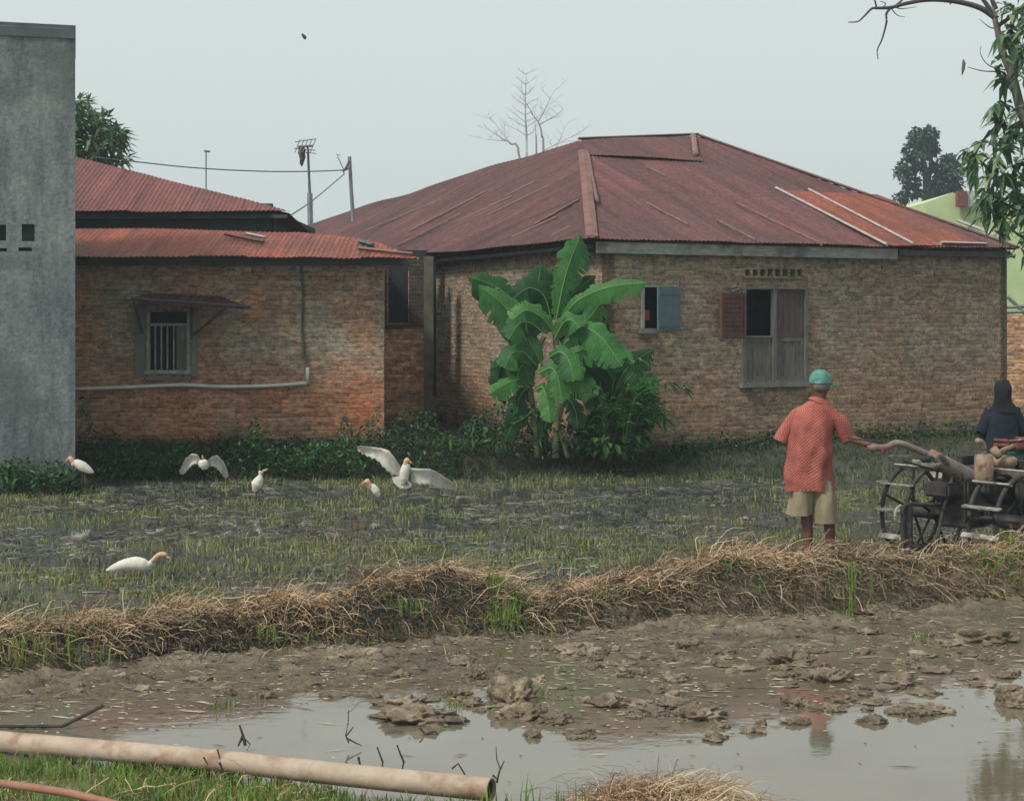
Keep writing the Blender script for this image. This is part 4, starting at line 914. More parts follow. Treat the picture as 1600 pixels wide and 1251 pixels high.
# weeds along the foot of the walls
def fbmx(x, s): return float(fbm(np.array([x]), np.array([s]), 7)[0])
mb = MB()
for k in range(8500):
    px = rnd(118, 720) if k % 5 else rnd(-10, 125)
    if px < 125 and rnd(0, 1) < .35: continue
    if px < 125: top = 722+18*fbmx(px*.08, 8.1)*2; Yc = rnd(17.9, 18.4); low = 775
    else:
        top = np.interp(px, [125, 150, 220, 300, 350, 400, 430, 470, 540, 600, 640, 670, 720], [610, 675, 708, 722, 708, 665, 712, 690, 662, 645, 628, 655, 695])+90*fbmx(px*.05, 3.3); Yc = rnd(19.6, 20.9); low = 752+45*fbmx(px*.045, 12.3)
    y_ = top+(low-top)*random.random()**.8
    p = P(px, y_, Yc)
    if p.z < Hs(p.x, p.y)-.02: p.z = Hs(p.x, p.y)+rnd(0, .12)
    leaf(mb, p, rv()+Vector((0, -.3, .4)), rnd(.04, .12), rnd(.02, .05), .3)
for k in range(1700):
    px = rnd(720, 930); top = np.interp(px, [720, 760, 800, 860, 930], [660, 640, 610, 650, 670]); p = P(px, rnd(top, 712), rnd(19.75, 20.9)); leaf(mb, p, rv()+Vector((0, -.3, .4)), rnd(.05, .14), rnd(.025, .055), .3)
for k in range(2600):
    px = rnd(925, 1560); u_ = wf.u(px); p = wf.pt(u_, 0, rnd(.08, .5)); p.z = Hs(p.x, p.y)+abs(random.gauss(0, .1)); leaf(mb, p, rv()+Vector((0, -.3, .5)), rnd(.04, .11), rnd(.02, .045), .3)
tag(mb.build('weeds', M['weed']), 'dark weeds crowding the foot of the brick walls', 'weeds', kind='stuff')
mb = MB()
for x, y_, n_ in ((205, 715, 60), (230, 725, 50), (165, 740, 40), (285, 705, 40), (470, 720, 60), (500, 705, 60), (430, 715, 30), (540, 700, 50), (560, 720, 50), (20, 740, 70), (70, 745, 60), (700, 690, 30), (760, 685, 30), (400, 680, 25)):
    for k in range(n_*2): leaf(mb, P(x+random.gauss(0, 14), y_+random.gauss(0, 9), 19.55+rnd(-.1, .2) if x > 110 else 17.8), rv()+Vector((0, -.3, .5)), rnd(.04, .12), rnd(.025, .05), .3)
tag(mb.build('bright_weeds', M['shrub']), 'brighter green weeds among the dark ones below the low house', 'weeds', kind='stuff')

# ------------------------------------------------------------------ grass and straw
def blades(mb, x, y_, z, n, hmin, hmax, w_=.006, spread=.05, lean=.5):
    for _ in range(n):
        bx, by = x+random.gauss(0, spread), y_+random.gauss(0, spread); h_ = rnd(hmin, hmax); a = rnd(0, 6.28); l = h_*rnd(0, lean)
        dx, dy = math.cos(a)*l, math.sin(a)*l; wx_ = w_*rnd(.6, 1.3); sa = rnd(-.6, .6); sx_, sy_ = math.cos(sa)*wx_, math.sin(sa)*wx_
        mb.add([(bx-sx_, by-sy_, z-.01), (bx+sx_, by+sy_, z-.01), (bx+sx_*.8+dx*.35, by+sy_*.8+dy*.35, z+h_*.6), (bx-sx_*.8+dx*.35, by-sy_*.8+dy*.35, z+h_*.6), (bx+dx, by+dy, z+h_)], [(0, 1, 2, 3), (3, 2, 4)])
rng = np.random.default_rng(3)
mb = MB(); cand = 26000; Yc = 9.3+(20.0-9.3)*rng.random(cand)**1.0; Xc = (rng.random(cand)*2-1)*.36*Yc
yf = np.interp(Xc, BX, BY); dens = fbm(Xc*2.6, Yc*4.2, 200, 4, .7)+.5; patch = fbm(Xc*.5, Yc*.9, 210, 3)+.5; hz = H(Xc, Yc)
for i in range(cand):
    if Yc[i] < yf[i]+.75 or dens[i]*.55+patch[i]*.45 < .515+rng.random()*.08: continue
    s_ = 1 if dens[i] > .55 else .7
    blades(mb, Xc[i], Yc[i], max(hz[i], -.01), int(rng.integers(2, 6)), .02, .085*s_+.05*(rng.random() < .12), .0045, .035, .9)
tag(mb.build('paddy_grass', M['grass_field']), 'thin yellow green grass sprouting in patches over the muddy field', 'grass', kind='stuff')
mb = MB(); cand = 15000; Yc = 9.5+10.3*rng.random(cand); Xc = (rng.random(cand)*2-1)*.36*Yc; yf = np.interp(Xc, BX, BY); hz = H(Xc, Yc); dd2 = fbm(Xc*1.8, Yc*3, 300, 4, .7)
for i in range(cand):
    if Yc[i] < yf[i]+.7 or dd2[i] < -.02+.12*rng.random(): continue
    blades(mb, Xc[i], Yc[i], max(hz[i], -.01), 3, .015, .05, .006, .05, 1.2)
tag(mb.build('low_weeds', M['low_weed']), 'low dull green growth creeping over the wet field', 'weeds', kind='stuff')
# stubble and flattened stalks in the field
mb = MB()
def strand(mb, p, a, L, w_, arch=.3, seg=4, tilt=0):
    d = Vector((math.cos(a)*math.cos(tilt), math.sin(a)*math.cos(tilt), math.sin(tilt))); s = Vector((-math.sin(a), math.cos(a), 0)); p = Vector(p); vs = []; b_ = rnd(-.5, .5)*L; wb = rnd(0, .09)*L; wp_ = rnd(0, 6.28); wk = rnd(3, 7)
    for k in range(seg+1):
        t = k/seg; c_ = p+d*L*t+s*(b_*t*t+wb*math.sin(wk*t+wp_))+Vector((0, 0, arch*L*math.sin(math.pi*t)+wb*math.sin(wk*t*1.3+wp_*2))); ww = w_*(1-.5*t)
        vs += [c_-s*ww*.5-Vector((0, 0, ww*.3)), c_+s*ww*.5+Vector((0, 0, ww*.3))]
    mb.add(vs, [(2*k, 2*k+1, 2*k+3, 2*k+2) for k in range(seg)])
cand = 15000; Yc = 9.5+10.3*rng.random(cand); Xc = (rng.random(cand)*2-1)*.36*Yc; yf = np.interp(Xc, BX, BY); hz = H(Xc, Yc)
for i in range(cand):
    if Yc[i] < yf[i]+.7 or mnoise.noise(Vector((Xc[i]*.9, Yc[i]*2.2, 3.3))) < -.12: continue
    strand(mb, (Xc[i], Yc[i], max(hz[i], 0)+.004), rnd(-.6, .6)+(3.14 if rng.random() < .5 else 0), rnd(.04, .18), rnd(.004, .012), rnd(0, .06), 3)
tag(mb.build('rotting_stalks', M['stalk']), 'rotting stalks flat over the flooded field, paled to imitate water glints', 'stalks', kind='stuff')
# dry straw on the bund
mb = MB()
def bund_pt():
    x = rnd(-4.2, 5.2); yf_ = np.interp(x, BX, BY); y_ = yf_+rnd(-.02, .66); return x, y_
def hum(x, y_): return .5+mnoise.noise(Vector((x*2.4, y_*2.4, 4.2)))+.5*mnoise.noise(Vector((x*6, y_*6, 9.2)))
for k in range(36000):
    x, y_ = bund_pt(); f = (y_-np.interp(x, BX, BY)); hu = hum(x, y_)
    if f < .2 and rnd(0, 1) < .5: continue
    if rnd(0, 1) > .25+hu: continue
    if x < -1.9 and rnd(0, 1) < .15: continue
    L = rnd(.04, .16) if rnd(0, 1) < .7 else rnd(.12, .34)
    strand(mb, (x, y_, Hs(x, y_)+rnd(-.01, .03+.05*max(hu, 0))), rnd(0, 6.28), L, rnd(.002, .0055), rnd(-.05, .22), 5, rnd(-.5, .6))
for k in range(110):
    x, y_ = bund_pt(); strand(mb, (x, y_, Hs(x, y_)), rnd(0, 6.28), rnd(.08, .26), rnd(.004, .009), rnd(.0, .25), 6, rnd(.1, 1.1))
tag(mb.build('straw', M['straw']), 'dry brown straw heaped along the earth bund', 'straw', kind='stuff')
mb = MB()
for k in range(9000):
    x = rnd(-4.2, 5.2); yf_ = np.interp(x, BX, BY); y_ = yf_+rnd(-.1, .30); z = Hs(x, y_)
    a = rnd(3.2, 6.2); strand(mb, (x, y_, z+rnd(-.01, .05)), a, rnd(.03, .2), rnd(.003, .009), rnd(0, .2), 4, rnd(-1.1, .5))
tag(mb.build('hanging_straw', M['straw_dark']), 'darker straw hanging down the near side of the bund', 'straw', kind='stuff')
mb = MB()
for k in range(230):
    x = random.choice([rnd(-3.6, -2.4), rnd(-3.6, 4), rnd(-.15, .05), rnd(3.3, 4.2)]); yf_ = np.interp(x, BX, BY); y_ = yf_+rnd(-.08, .22); blades(mb, x, y_, Hs(x, y_), 6, .03, .11, .005, .04, .7)
for (x0, y0, n_, hh) in ((790, 985, 14, .22), (770, 975, 8, .18), (1325, 950, 8, .22), (1330, 945, 5, .25), (60, 1040, 10, .14), (20, 1045, 10, .13), (640, 990, 8, .15), (420, 1005, 8, .14), (1550, 925, 10, .14), (1585, 915, 10, .15)):
    Yg = F*2.0/(y0-500); X_ = (x0-800)/F*Yg; blades(mb, X_, Yg+.08, max(Hs(X_, Yg+.08), 0), n_*3, hh*.5, hh, .006, .05, .4)
for (x0, y0) in ((350, 1108), (1440, 1000), (845, 1085), (710, 1105), (1320, 965)):
    Yg = F*2.05/(y0-500); blades(mb, (x0-800)/F*Yg, Yg, 0, 12, .03, .08, .004, .03, .9)
tag(mb.build('bund_grass', M['grass_near']), 'fresh green grass tufts at the foot of the straw bund', 'grass', kind='stuff')
# bank grass in front of the houses
mb = MB()
for k in range(6500):
    x = rnd(-6.8, 7.6); y_ = rnd(19.7, 20.9 if x < .8 else 20.4+.47*(x-.8)); blades(mb, x, y_, Hs(x, y_), 4, .02, .07, .006, .06, 1.1)
tag(mb.build('bank_grass', M['grass_bank']), 'dull green grass on the low bank before the brick walls', 'grass', kind='stuff')
# near grass, bottom left
mb = MB()
for k in range(2600):
    px = rnd(-160, 800); Yg = rnd(5.15, 7.1); x = (px-800)/F*Yg; ye_ = np.interp(x, EX, EY)
    if Yg > ye_+.05: continue
    if px > 560 and rnd(0, 1) < .4: continue
    blades(mb, x, Yg, Hs(x, Yg), 8, .025, .085, .0032, .03, .9)
for px, y0 in ((835, 1251), (800, 1255), (880, 1240), (905, 1250), (600, 1235), (640, 1240), (560, 1230), (755, 1262)):
    blades(mb, (px-800)/F*6.1, 6.0, Hs((px-800)/F*6.1, 6.0), 8, .07, .17, .004, .03, .4)
tag(mb.build('grass', M['grass_near']), 'bright green grass below the long pale pipe', 'grass', kind='stuff')
mb = MB()
for k in range(900):
    px = rnd(-100, 500); Yg = rnd(5.3, 6.7); x = (px-800)/F*Yg; strand(mb, (x, Yg, Hs(x, Yg)+rnd(0, .04)), rnd(0, 6.28), rnd(.05, .2), rnd(.002, .005), rnd(0, .3), 4, rnd(-.2, .4))
tag(mb.build('dead_grass', M['straw']), 'dry dead grass mixed in the near green bank', 'grass', kind='stuff')
# straw heap at the bottom
mb = MB()
for k in range(3600):
    u = random.gauss(0, .42)
    if abs(u) > 1: continue
    v = rnd(-.6, .35); hh = .135*(1-u*u)*(1-max(0, v/.35)**2) if v > 0 else .135*(1-u*u)
    x = .62+u*.48; y_ = 6.12+v; strand(mb, (x, y_, max(0, hh)+.02+rnd(-.03, .03)+max(0, Hs(x, y_))*.25), rnd(0, 6.28), rnd(.06, .24), rnd(.0022, .005), rnd(0, .25), 4, rnd(-.3, .4))
tag(mb.build('straw_heap', M['straw']), 'heap of dry straw at the bottom edge right of the pale pipe', 'straw', kind='stuff')
mb = MB()
for k in range(2600):
    Yg = rnd(7.9, 11.4); x = rnd(-.36, .36)*Yg; z = Hs(x, Yg)
    if Yg > np.interp(x, BX, BY) or z < -.004 or Yg-.38*x < 8.2+rnd(0, .8): continue
    strand(mb, (x, Yg, z+.004), rnd(0, 6.28), rnd(.04, .2), rnd(.003, .008), rnd(0, .12), 4, rnd(-.1, .2))
tag(mb.build('mud_straw', M['straw_mud']), 'muddy straw ends mixed into the ploughed mud', 'straw', kind='stuff')
# floating bits on the near water
mb = MB()
for k in range(4500):
    Yg = 6.7+rnd(0, 1)**.8*3.9; x = rnd(-.36, .36)*Yg
    if Yg > np.interp(x, BX, BY): continue
    pyy = 500+F*2.05/Yg; pxx = 800+x/Yg*F
    lim = np.interp(pxx, [0, 300, 560, 800, 1050, 1300, 1600], [1150, 1140, 1085, 1120, 1170, 1120, 1060])
    if pyy > lim and rnd(0, 1) < .93: continue
    L = rnd(.012, .05) if k % 6 else rnd(.05, .15); a = rnd(-.5, .5); dx, dy = math.cos(a)*L/2, math.sin(a)*L/2; w_ = rnd(.004, .013); zz = max(0, Hs(x, Yg))+rnd(.002, .006)
    mb.add([(x-dx, Yg-dy, zz), (x+w_*.3, Yg-w_, zz), (x+dx, Yg+dy, zz), (x-w_*.3, Yg+w_, zz+.003)], [(0, 1, 2, 3)])
tag(mb.build('floating_straw', M['debris']), 'pale straw bits floating on the muddy water', 'debris', kind='stuff')

# ------------------------------------------------------------------ mud clods
def clod(px, py, wpx, hpx, label, seed, group=None, sub=5):
    Yg = F*2.05/(py+hpx*.35-500); s_ = F/Yg; x = (px-800)/F*Yg; a, c_, hh = wpx/s_/2, wpx/s_/2*.7, hpx/s_*.62
    bm = bmesh.new(); bmesh.ops.create_icosphere(bm, subdivisions=sub, radius=1)
    for v in bm.verts:
        p = v.co.copy(); n1 = mnoise.fractal(p*1.5+Vector((seed*7.1, 0, 0)), 1, 2, 5); r_ = abs(mnoise.noise(p*2.6+Vector((seed, 3, 1))))
        k = 1+.5*n1-.55*r_+.16*mnoise.fractal(p*6+Vector((0, seed, 0)), 1, 2, 3)
        v.co = Vector((p.x*a*k, p.y*c_*k, max(p.z, -.3)*hh*k*(1+.5*mnoise.noise(p*1.1+Vector((seed*3, 1, 1))))))
    for f in bm.faces: f.smooth = True
    me = bpy.data.meshes.new('mud_clod'); bm.to_mesh(me); bm.free(); me.materials.append(M['mudclod'])
    o = bpy.data.objects.new('mud_clod', me); C.objects.link(o); o.location = (x, Yg, 0); o.rotation_euler.z = seed*.8 % .6-.3
    tag(o, label, 'mud clod', group)
G = 'lumps of mud standing out of the near water'
for i, c_ in enumerate([
    (655, 1112, 135, 34, 'longest flat lump of mud, at the left where the bright sky reflection begins'),
    (625, 1094, 75, 20, 'low mud lump just behind the longest flat one'),
    (800, 1075, 85, 55, 'largest rounded mud lump, left of the middle of the near water'),
    (815, 1108, 70, 32, 'mud lump in front of the largest rounded one'),
    (868, 1118, 58, 26, 'pointed dark mud lump just right of the largest pair'),
    (740, 1050, 45, 26, 'small mud lump behind and left of the largest rounded one'),
    (706, 1078, 36, 26, 'small upright mud lump between the longest and the largest ones'),
    (1078, 1003, 55, 30, 'mud lump near the bund in the middle of the photo'),
    (1232, 1022, 85, 34, 'wide mud lump near the bund, straight below the man'),
    (1290, 1052, 80, 30, 'mud lump right of and nearer than the wide one below the man'),
    (1095, 1108, 85, 34, 'wide low mud lump at the edge of the roof reflection, right of centre'),
    (1060, 1097, 80, 22, 'thin mud lump just behind the wide low one right of centre'),
    (952, 1092, 60, 26, 'mud lump left of the wide low ones in the centre'),
    (1242, 1094, 62, 22, 'mud lump beside the reflection of the man'),
    (1437, 1102, 88, 20, 'flat mud lump alone in the bright water at the right'),
    (980, 1048, 48, 18, 'small mud lump in the centre, one of a pair, left'),
    (1055, 1055, 42, 20, 'small mud lump in the centre, one of a pair, right'),
    (1540, 990, 100, 30, 'broad mud lump near the right edge behind the water'),
    (1405, 1060, 60, 18, 'low mud lump between the man reflection and the right edge'),
    (565, 1022, 100, 24, 'mud lump against the bund foot left of centre'),
    (905, 1010, 70, 22, 'mud lump against the bund foot at centre'),
    (1160, 958, 80, 18, 'pale mud lump at the bund foot right of centre'),
    (1370, 952, 80, 16, 'pale flat mud lump at the bund foot below the tractor'),
    (1250, 962, 70, 16, 'pale mud lump at the bund foot below the man'),
    (1585, 1090, 60, 34, 'mud lump cut by the right edge of the photo')]): clod(*c_, i+1, G)

cr = random.Random(11); n_done = 0
while n_done < 130:
    px, py = cr.uniform(-10, 1600), cr.uniform(985, 1155)
    foot = np.interp(px, [0, 300, 600, 900, 1200, 1600], [1075, 1030, 1012, 990, 970, 945]); lim = np.interp(px, [0, 300, 560, 800, 1050, 1300, 1600], [1090, 1090, 1080, 1145, 1160, 1130, 1095])
    if py < foot+cr.uniform(0, 20) or py > lim or (px < 500 and cr.random() < .6): continue
    clod(px, py, cr.uniform(14, 52), cr.uniform(6, 16), 'small lump of churned mud among the larger lumps of the near paddy', 40+n_done, 'small lumps of churned mud', 4); n_done += 1
# ------------------------------------------------------------------ pipes, sticks, twigs
pp_ = empty('pipe', (P(400, 1200, 6.6).x, 6.6, .12), 'long thick pale pipe lying on the grass along the near water edge', 'pipe')
cz_ = curve([P(-160, 1139, 7.8), P(0, 1157, 7.3), P(300, 1184, 6.82), P(560, 1212, 6.45), P(768, 1233, 6.2)], 8)
mb = MB(); mb.loft(cz_, [(.047, .047)]*len(cz_), n=24, cap=False)
ax = (cz_[-1]-cz_[-2]).normalized()
inn = [cz_[-1], cz_[-1]-ax*.4]; mb.loft(inn, [(.041, .041)]*2, n=24, cap=False)
# end annulus
n_ = 24; tdir = ax; sd_ = tdir.cross(Vector((0, 0, 1))).normalized(); u2 = sd_.cross(tdir)
vs = [cz_[-1]+(sd_*math.cos(6.2832*k/n_)+u2*math.sin(6.2832*k/n_))*r_ for r_ in (.047, .041) for k in range(n_)]
mb.add(vs, [(k, (k+1) % n_, n_+(k+1) % n_, n_+k) for k in range(n_)]); mb.build('pipe_wall', M['pipe'], pp_, True)
mb = MB(); mb.loft([cz_[-1]-ax*.015, cz_[-1]-ax*.39], [(.0405, .0405)]*2, n=24); mb.build('pipe_bore', M['pipe_in'], pp_)
mb = MB(); mb.tube(curve([P(-60, 1214, 5.95), P(0, 1223, 5.9), P(60, 1231, 5.85), P(115, 1240, 5.8), P(185, 1257, 5.75), P(260, 1275, 5.7)], 6), .0155, 10); tag(mb.build('hose', M['terracotta'], None, True), 'thin reddish brown hose in the bottom left corner', 'hose')
mb = MB(); mb.tube(curve([P(-40, 1134, 7.7), P(40, 1134, 7.7), P(98, 1134, 7.7)], 4), .008, 6); mb.tube([P(97, 1134, 7.7), P(130, 1118, 7.75), P(162, 1101, 7.8)], .009, 6); tag(mb.build('stick', M['twig']), 'bent dark stick lying on the water at the left edge', 'stick')
def twigs(label, lines, Y_):
    mb = MB()
    for l, r_ in lines: c_ = [P(x, y_, Y_) for x, y_ in l]; mb.tube(c_, [r_*(1-.5*i/(len(c_)-1)) for i in range(len(c_))], 5)
    tag(mb.build('twig', M['twig']), label, 'twig', 'dark twigs standing out of the near water')
twigs('dark forked twig in the water, leftmost near the centre of the pipe', [(((383, 1164), (380, 1150), (374, 1132)), .009), (((379, 1150), (372, 1165)), .008), (((381, 1152), (391, 1162), (386, 1172)), .004)], 7.3)
twigs('dark twig with a tall thin stem left of the long mud lump', [(((545, 1160), (540, 1148), (544, 1128), (545, 1108)), .004), (((540, 1150), (552, 1135)), .005), (((541, 1152), (556, 1160), (565, 1164)), .005)], 7.35)
twigs('short dark twig lying under the long mud lump', [(((656, 1136), (664, 1146), (658, 1158)), .006), (((664, 1146), (680, 1142), (686, 1150)), .008)], 7.6)
twigs('pair of curved dark twigs rising just above the pipe', [(((597, 1206), (598, 1190), (589, 1166)), .006), (((627, 1208), (631, 1190), (625, 1176), (620, 1163)), .006), (((560, 1182), (563, 1196), (572, 1206)), .006)], 6.5)
twigs('dark branched twig rising behind the open end of the pipe', [(((776, 1222), (780, 1205), (788, 1188)), .005), (((782, 1202), (776, 1185), (775, 1165)), .003), (((770, 1210), (776, 1216)), .005)], 6.4)
twigs('bent dry twig above the pipe near its open end', [(((706, 1200), (716, 1192), (724, 1205), (730, 1216)), .005)], 6.4)
twigs('small dark twig leaning on the pipe left of its middle', [(((318, 1182), (325, 1194)), .004), (((340, 1170), (344, 1186)), .004), (((343, 1190), (350, 1206)), .006)], 6.5)
mb = MB(); mb.tube(curve([P(1405, 946, 11.0), P(1440, 930, 11.1), P(1480, 928, 11.1)], 4), .03, 7); mb.tube(curve([P(1400, 950, 10.9), P(1425, 935, 10.95), P(1460, 930, 10.9)], 4), .012, 6); mb.tube([P(1480, 929, 11.1), P(1494, 931, 11.1)], .04, 7)
tag(mb.build('log', M['twig'], None, True), 'short dark log at the foot of the bund below the tractor', 'log')

# ------------------------------------------------------------------ birds
def egret(name_label, body_pts, body_r, Y, beak, legs=(), wings=(), buff_pts=None, buff_r=None, tail=None):
    c0 = P(*body_pts[0], Y); o = empty('egret', c0.to_tuple(), name_label, 'bird', 'white egrets in and over the field')
    s_ = Y/F
    mb = MB(); c_ = curve([P(x, y_, Y) for x, y_ in body_pts], 4); t0 = np.linspace(0, len(body_r)-1, len(c_))
    rr2 = [(float(np.interp(t, range(len(body_r)), body_r))*s_, float(np.interp(t, range(len(body_r)), body_r))*s_) for t in t0]
    mb.loft(c_, rr2, up=(0, 1, 0), n=12)
    bo = mb.build('body', M['white_feather'], o, True)
    if buff_pts:
        mb = MB(); c_ = curve([P(x, y_, Y-.012) for x, y_ in buff_pts], 4); t0 = np.linspace(0, len(buff_r)-1, len(c_)); mb.loft(c_, [(float(np.interp(t, range(len(buff_r)), buff_r))*s_,)*2 for t in t0], up=(0, 1, 0), n=10); mb.build('head_plumage', M['buff_feather'], o, True)
    mb = MB(); mb.loft([P(*beak[0], Y-.01), P(*beak[1], Y-.02)], [(2.2*s_,)*2, (.5*s_,)*2], up=(0, 1, 0), n=7); mb.build('beak', M['beak'], o, True)
    for l in legs: mb = MB(); mb.tube([P(x, y_, Y) for x, y_ in l], .007, 6); mb.build('leg', M['leg_dark'], o, True)
    for outline in wings:
        # outline: list of (lead, trail) pixel pairs from root to tip, with depth
        mb = MB(); n = len(outline); vs = []
        for j, (a_, b_, dy) in enumerate(outline):
            A_ = P(*a_, Y+dy); B_ = P(*b_, Y+dy+.05)
            for k in range(7):
                f = k/6; th = .013*(1-f)*(1-.5*j/n)+.003; p = A_.lerp(B_, f)+Vector((0, .03*math.sin(f*math.pi), 0))
                ser = .012*(k == 6)*((j % 2)*2-1) if 0 < j < n-1 else 0
                vs += [p+Vector((0, -th, -ser)), p+Vector((0, th, -ser))]
        fs = []
        for j in range(n-1):
            for k in range(6):
                a = (j*7+k)*2; b_ = ((j+1)*7+k)*2; fs += [(a, a+2, b_+2, b_), (a+1, b_+1, b_+3, a+3)]
            a = j*14; b_ = (j+1)*14; fs += [(a, b_, b_+1, a+1), (a+12, a+13, b_+13, b_+12)]
        a = (n-1)*14; fs += [tuple(a+2*k for k in range(7))+tuple(a+2*k+1 for k in range(6, -1, -1))]
        mb.add(vs, fs); w_ = mb.build('wing', M['wing_feather'], o, True)
    if tail:
        mb = MB(); m_ = len(tail); vs = [P(x, y_, Y+.02) for x, y_ in tail]+[P(x, y_, Y+.035) for x, y_ in tail]
        mb.add(vs, [tuple(range(m_))[::-1], tuple(range(m_, 2*m_))]+[(i, (i+1) % m_, m_+(i+1) % m_, m_+i) for i in range(m_)]); mb.build('tail', M['white_feather'], o)
    return o
def dens_w(pairs, k=3):
    out = []
    for i in range(len(pairs)-1):
        for j in range(k):
            t = j/k; (a, b_, d), (a2, b2_, d2) = pairs[i], pairs[i+1]
            out.append(((a[0]+(a2[0]-a[0])*t, a[1]+(a2[1]-a[1])*t), (b_[0]+(b2_[0]-b_[0])*t, b_[1]+(b2_[1]-b_[1])*t), d+(d2-d)*t))
    out.append(pairs[-1]); return out
egret('largest white egret, flying with both wings fully spread near the low house corner',
      [(636, 724), (634, 730), (632, 738), (631, 748), (630, 757)], [5, 7, 8, 7, 2], 15.6, ((638, 720), (645, 724)),
      legs=[((634, 752), (637, 758)), ((629, 752), (628, 758))],
      wings=[dens_w([((628, 733), (626, 744), 0), ((618, 717), (612, 742), -.04), ((608, 704), (601, 732), -.05), ((596, 700), (590, 719), 0), ((578, 698), (577, 714), .07), ((562, 696.5), (566, 709), .12), ((557, 698), (559, 703), .14)]),
             dens_w([((640, 731), (643, 752), 0), ((655, 732), (655, 757), -.05), ((672, 732.5), (668, 757), -.06), ((682, 737), (680, 761), -.02), ((696, 746), (693, 763), .05), ((707, 753), (706, 765), .1), ((711.5, 758), (710.5, 762), .12)])],
      buff_pts=[(634, 728), (634, 723), (636, 719), (640, 720)], buff_r=[4, 4, 4.4, 2], tail=[(624, 744), (612, 745), (615, 754), (624, 762), (634, 763.5), (642, 761), (644, 756), (636, 748)])
egret('white egret flying with wings curved downwards, below the barred window',
      [(316, 718), (317, 722), (319, 727), (320, 733)], [5, 8, 8, 4], 17.2, ((317, 716), (316, 711)),
      wings=[dens_w([((314, 720), (313, 730), 0), ((308, 710), (306, 724), -.03), ((300, 708.5), (300, 727), 0), ((290, 716), (294, 733), .06), ((283, 729), (288, 740), .1), ((279, 737), (282, 741), .12)]),
             dens_w([((323, 720), (324, 730), 0), ((331, 713), (331, 728), -.03), ((339, 711), (338, 731), 0), ((349, 721), (345, 739), .06), ((355, 735), (350, 746), .1), ((357, 743), (353, 748), .12)])])
egret('white egret with buff head standing at the foot of the grey building, leftmost bird',
      [(112, 724), (120, 724), (130, 729), (140, 735), (146, 738)], [3, 7, 8, 5, 1.5], 17.6, ((107, 717), (101, 721)),
      legs=[((132, 735), (133, 750), (134, 762)), ((129, 735), (128, 750), (129, 762))], buff_pts=[(118, 726), (114, 721), (110, 716), (107, 717)], buff_r=[5, 3.5, 4, 2])
egret('small white egret standing upright, seen between the two flying ones',
      [(397, 768), (401, 757), (405, 749), (407, 742), (408, 736)], [2.5, 9, 7, 3, 4.2], 17.2, ((411, 736), (419, 732)),
      legs=[((400, 764), (400, 782)), ((404, 762), (405, 782))])
egret('small egret with reddish head turned left, standing under the large flying one',
      [(592, 776), (588, 768), (583, 761), (578, 757)], [2.5, 6, 5.5, 3], 16.8, ((570, 753), (563, 757)),
      legs=[((583, 768), (583, 792)), ((590, 770), (592, 792))], buff_pts=[(581, 761), (577, 756), (574, 752), (570, 753)], buff_r=[3, 3.2, 4.6, 2.5])
egret('nearest white egret, crouching with neck stretched right behind the straw bund',
      [(166, 891), (178, 887), (195, 882), (212, 880), (225, 882), (234, 881), (241, 874), (248, 868)], [1.5, 6, 9, 11, 10, 5, 4, 3.5], 12.3, ((259, 869), (268, 872)),
      legs=[((212, 886), (211, 900)), ((220, 886), (221, 900))], buff_pts=[(238, 877), (243, 871), (250, 866), (257, 866), (260, 868)], buff_r=[3.2, 3.8, 4, 4, 2.4])
bd = empty('flying_bird', P(475, 57, 50).to_tuple(), 'tiny dark bird high in the sky', 'bird')
mb = MB(); mb.loft([P(472, 53, 50), P(475, 57, 50), P(476.5, 62, 50)], [(.02, .02), (.06, .06), (.02, .02)], up=(0, 1, 0), n=8); mb.build('body', M['bird_dark'], bd, True)
mb = MB()
for a_, b_, c_ in (((474, 54), (479.5, 58), (477, 63)), ((473, 55), (470.5, 54), (473, 58))): mb.add([P(*a_, 50), P(*b_, 49.9), P(*c_, 50), P(*a_, 50.04), P(*b_, 49.94), P(*c_, 50.04)], [(0, 1, 2), (5, 4, 3), (0, 3, 4, 1), (1, 4, 5, 2), (2, 5, 3, 0)])
mb.build('wing', M['bird_dark'], bd)

# ------------------------------------------------------------------ people
def skin_body(name, nodes, edges, mat, parent, root, loc, sub=2):
    keys = list(nodes); me = bpy.data.meshes.new(name)
    me.from_pydata([nodes[k][0] for k in keys], [(keys.index(a), keys.index(b_)) for a, b_ in edges], [])
    o = bpy.data.objects.new(name, me); C.objects.link(o); o.parent = parent; me.materials.append(mat)
    md = o.modifiers.new('skin', 'SKIN'); md.use_smooth_shade = True; sk = me.skin_vertices[0] if me.skin_vertices else None
    for i, k in enumerate(keys):
        r_ = nodes[k][1]; r_ = r_ if isinstance(r_, tuple) else (r_, r_); sk.data[i].radius = r_; sk.data[i].use_root = (k == root)
    m2 = o.modifiers.new('sub', 'SUBSURF'); m2.levels = sub; m2.render_levels = sub
    # bake the modifiers so the mesh is real geometry
    dg = bpy.context.evaluated_depsgraph_get(); dg.update(); ev = o.evaluated_get(dg); nm = bpy.data.meshes.new_from_object(ev)
    if len(nm.polygons) > 10:
        o.modifiers.clear(); o.data = nm; nm.polygons.foreach_set('use_smooth', [True]*len(nm.polygons))
        if not nm.materials: nm.materials.append(mat)
    return o
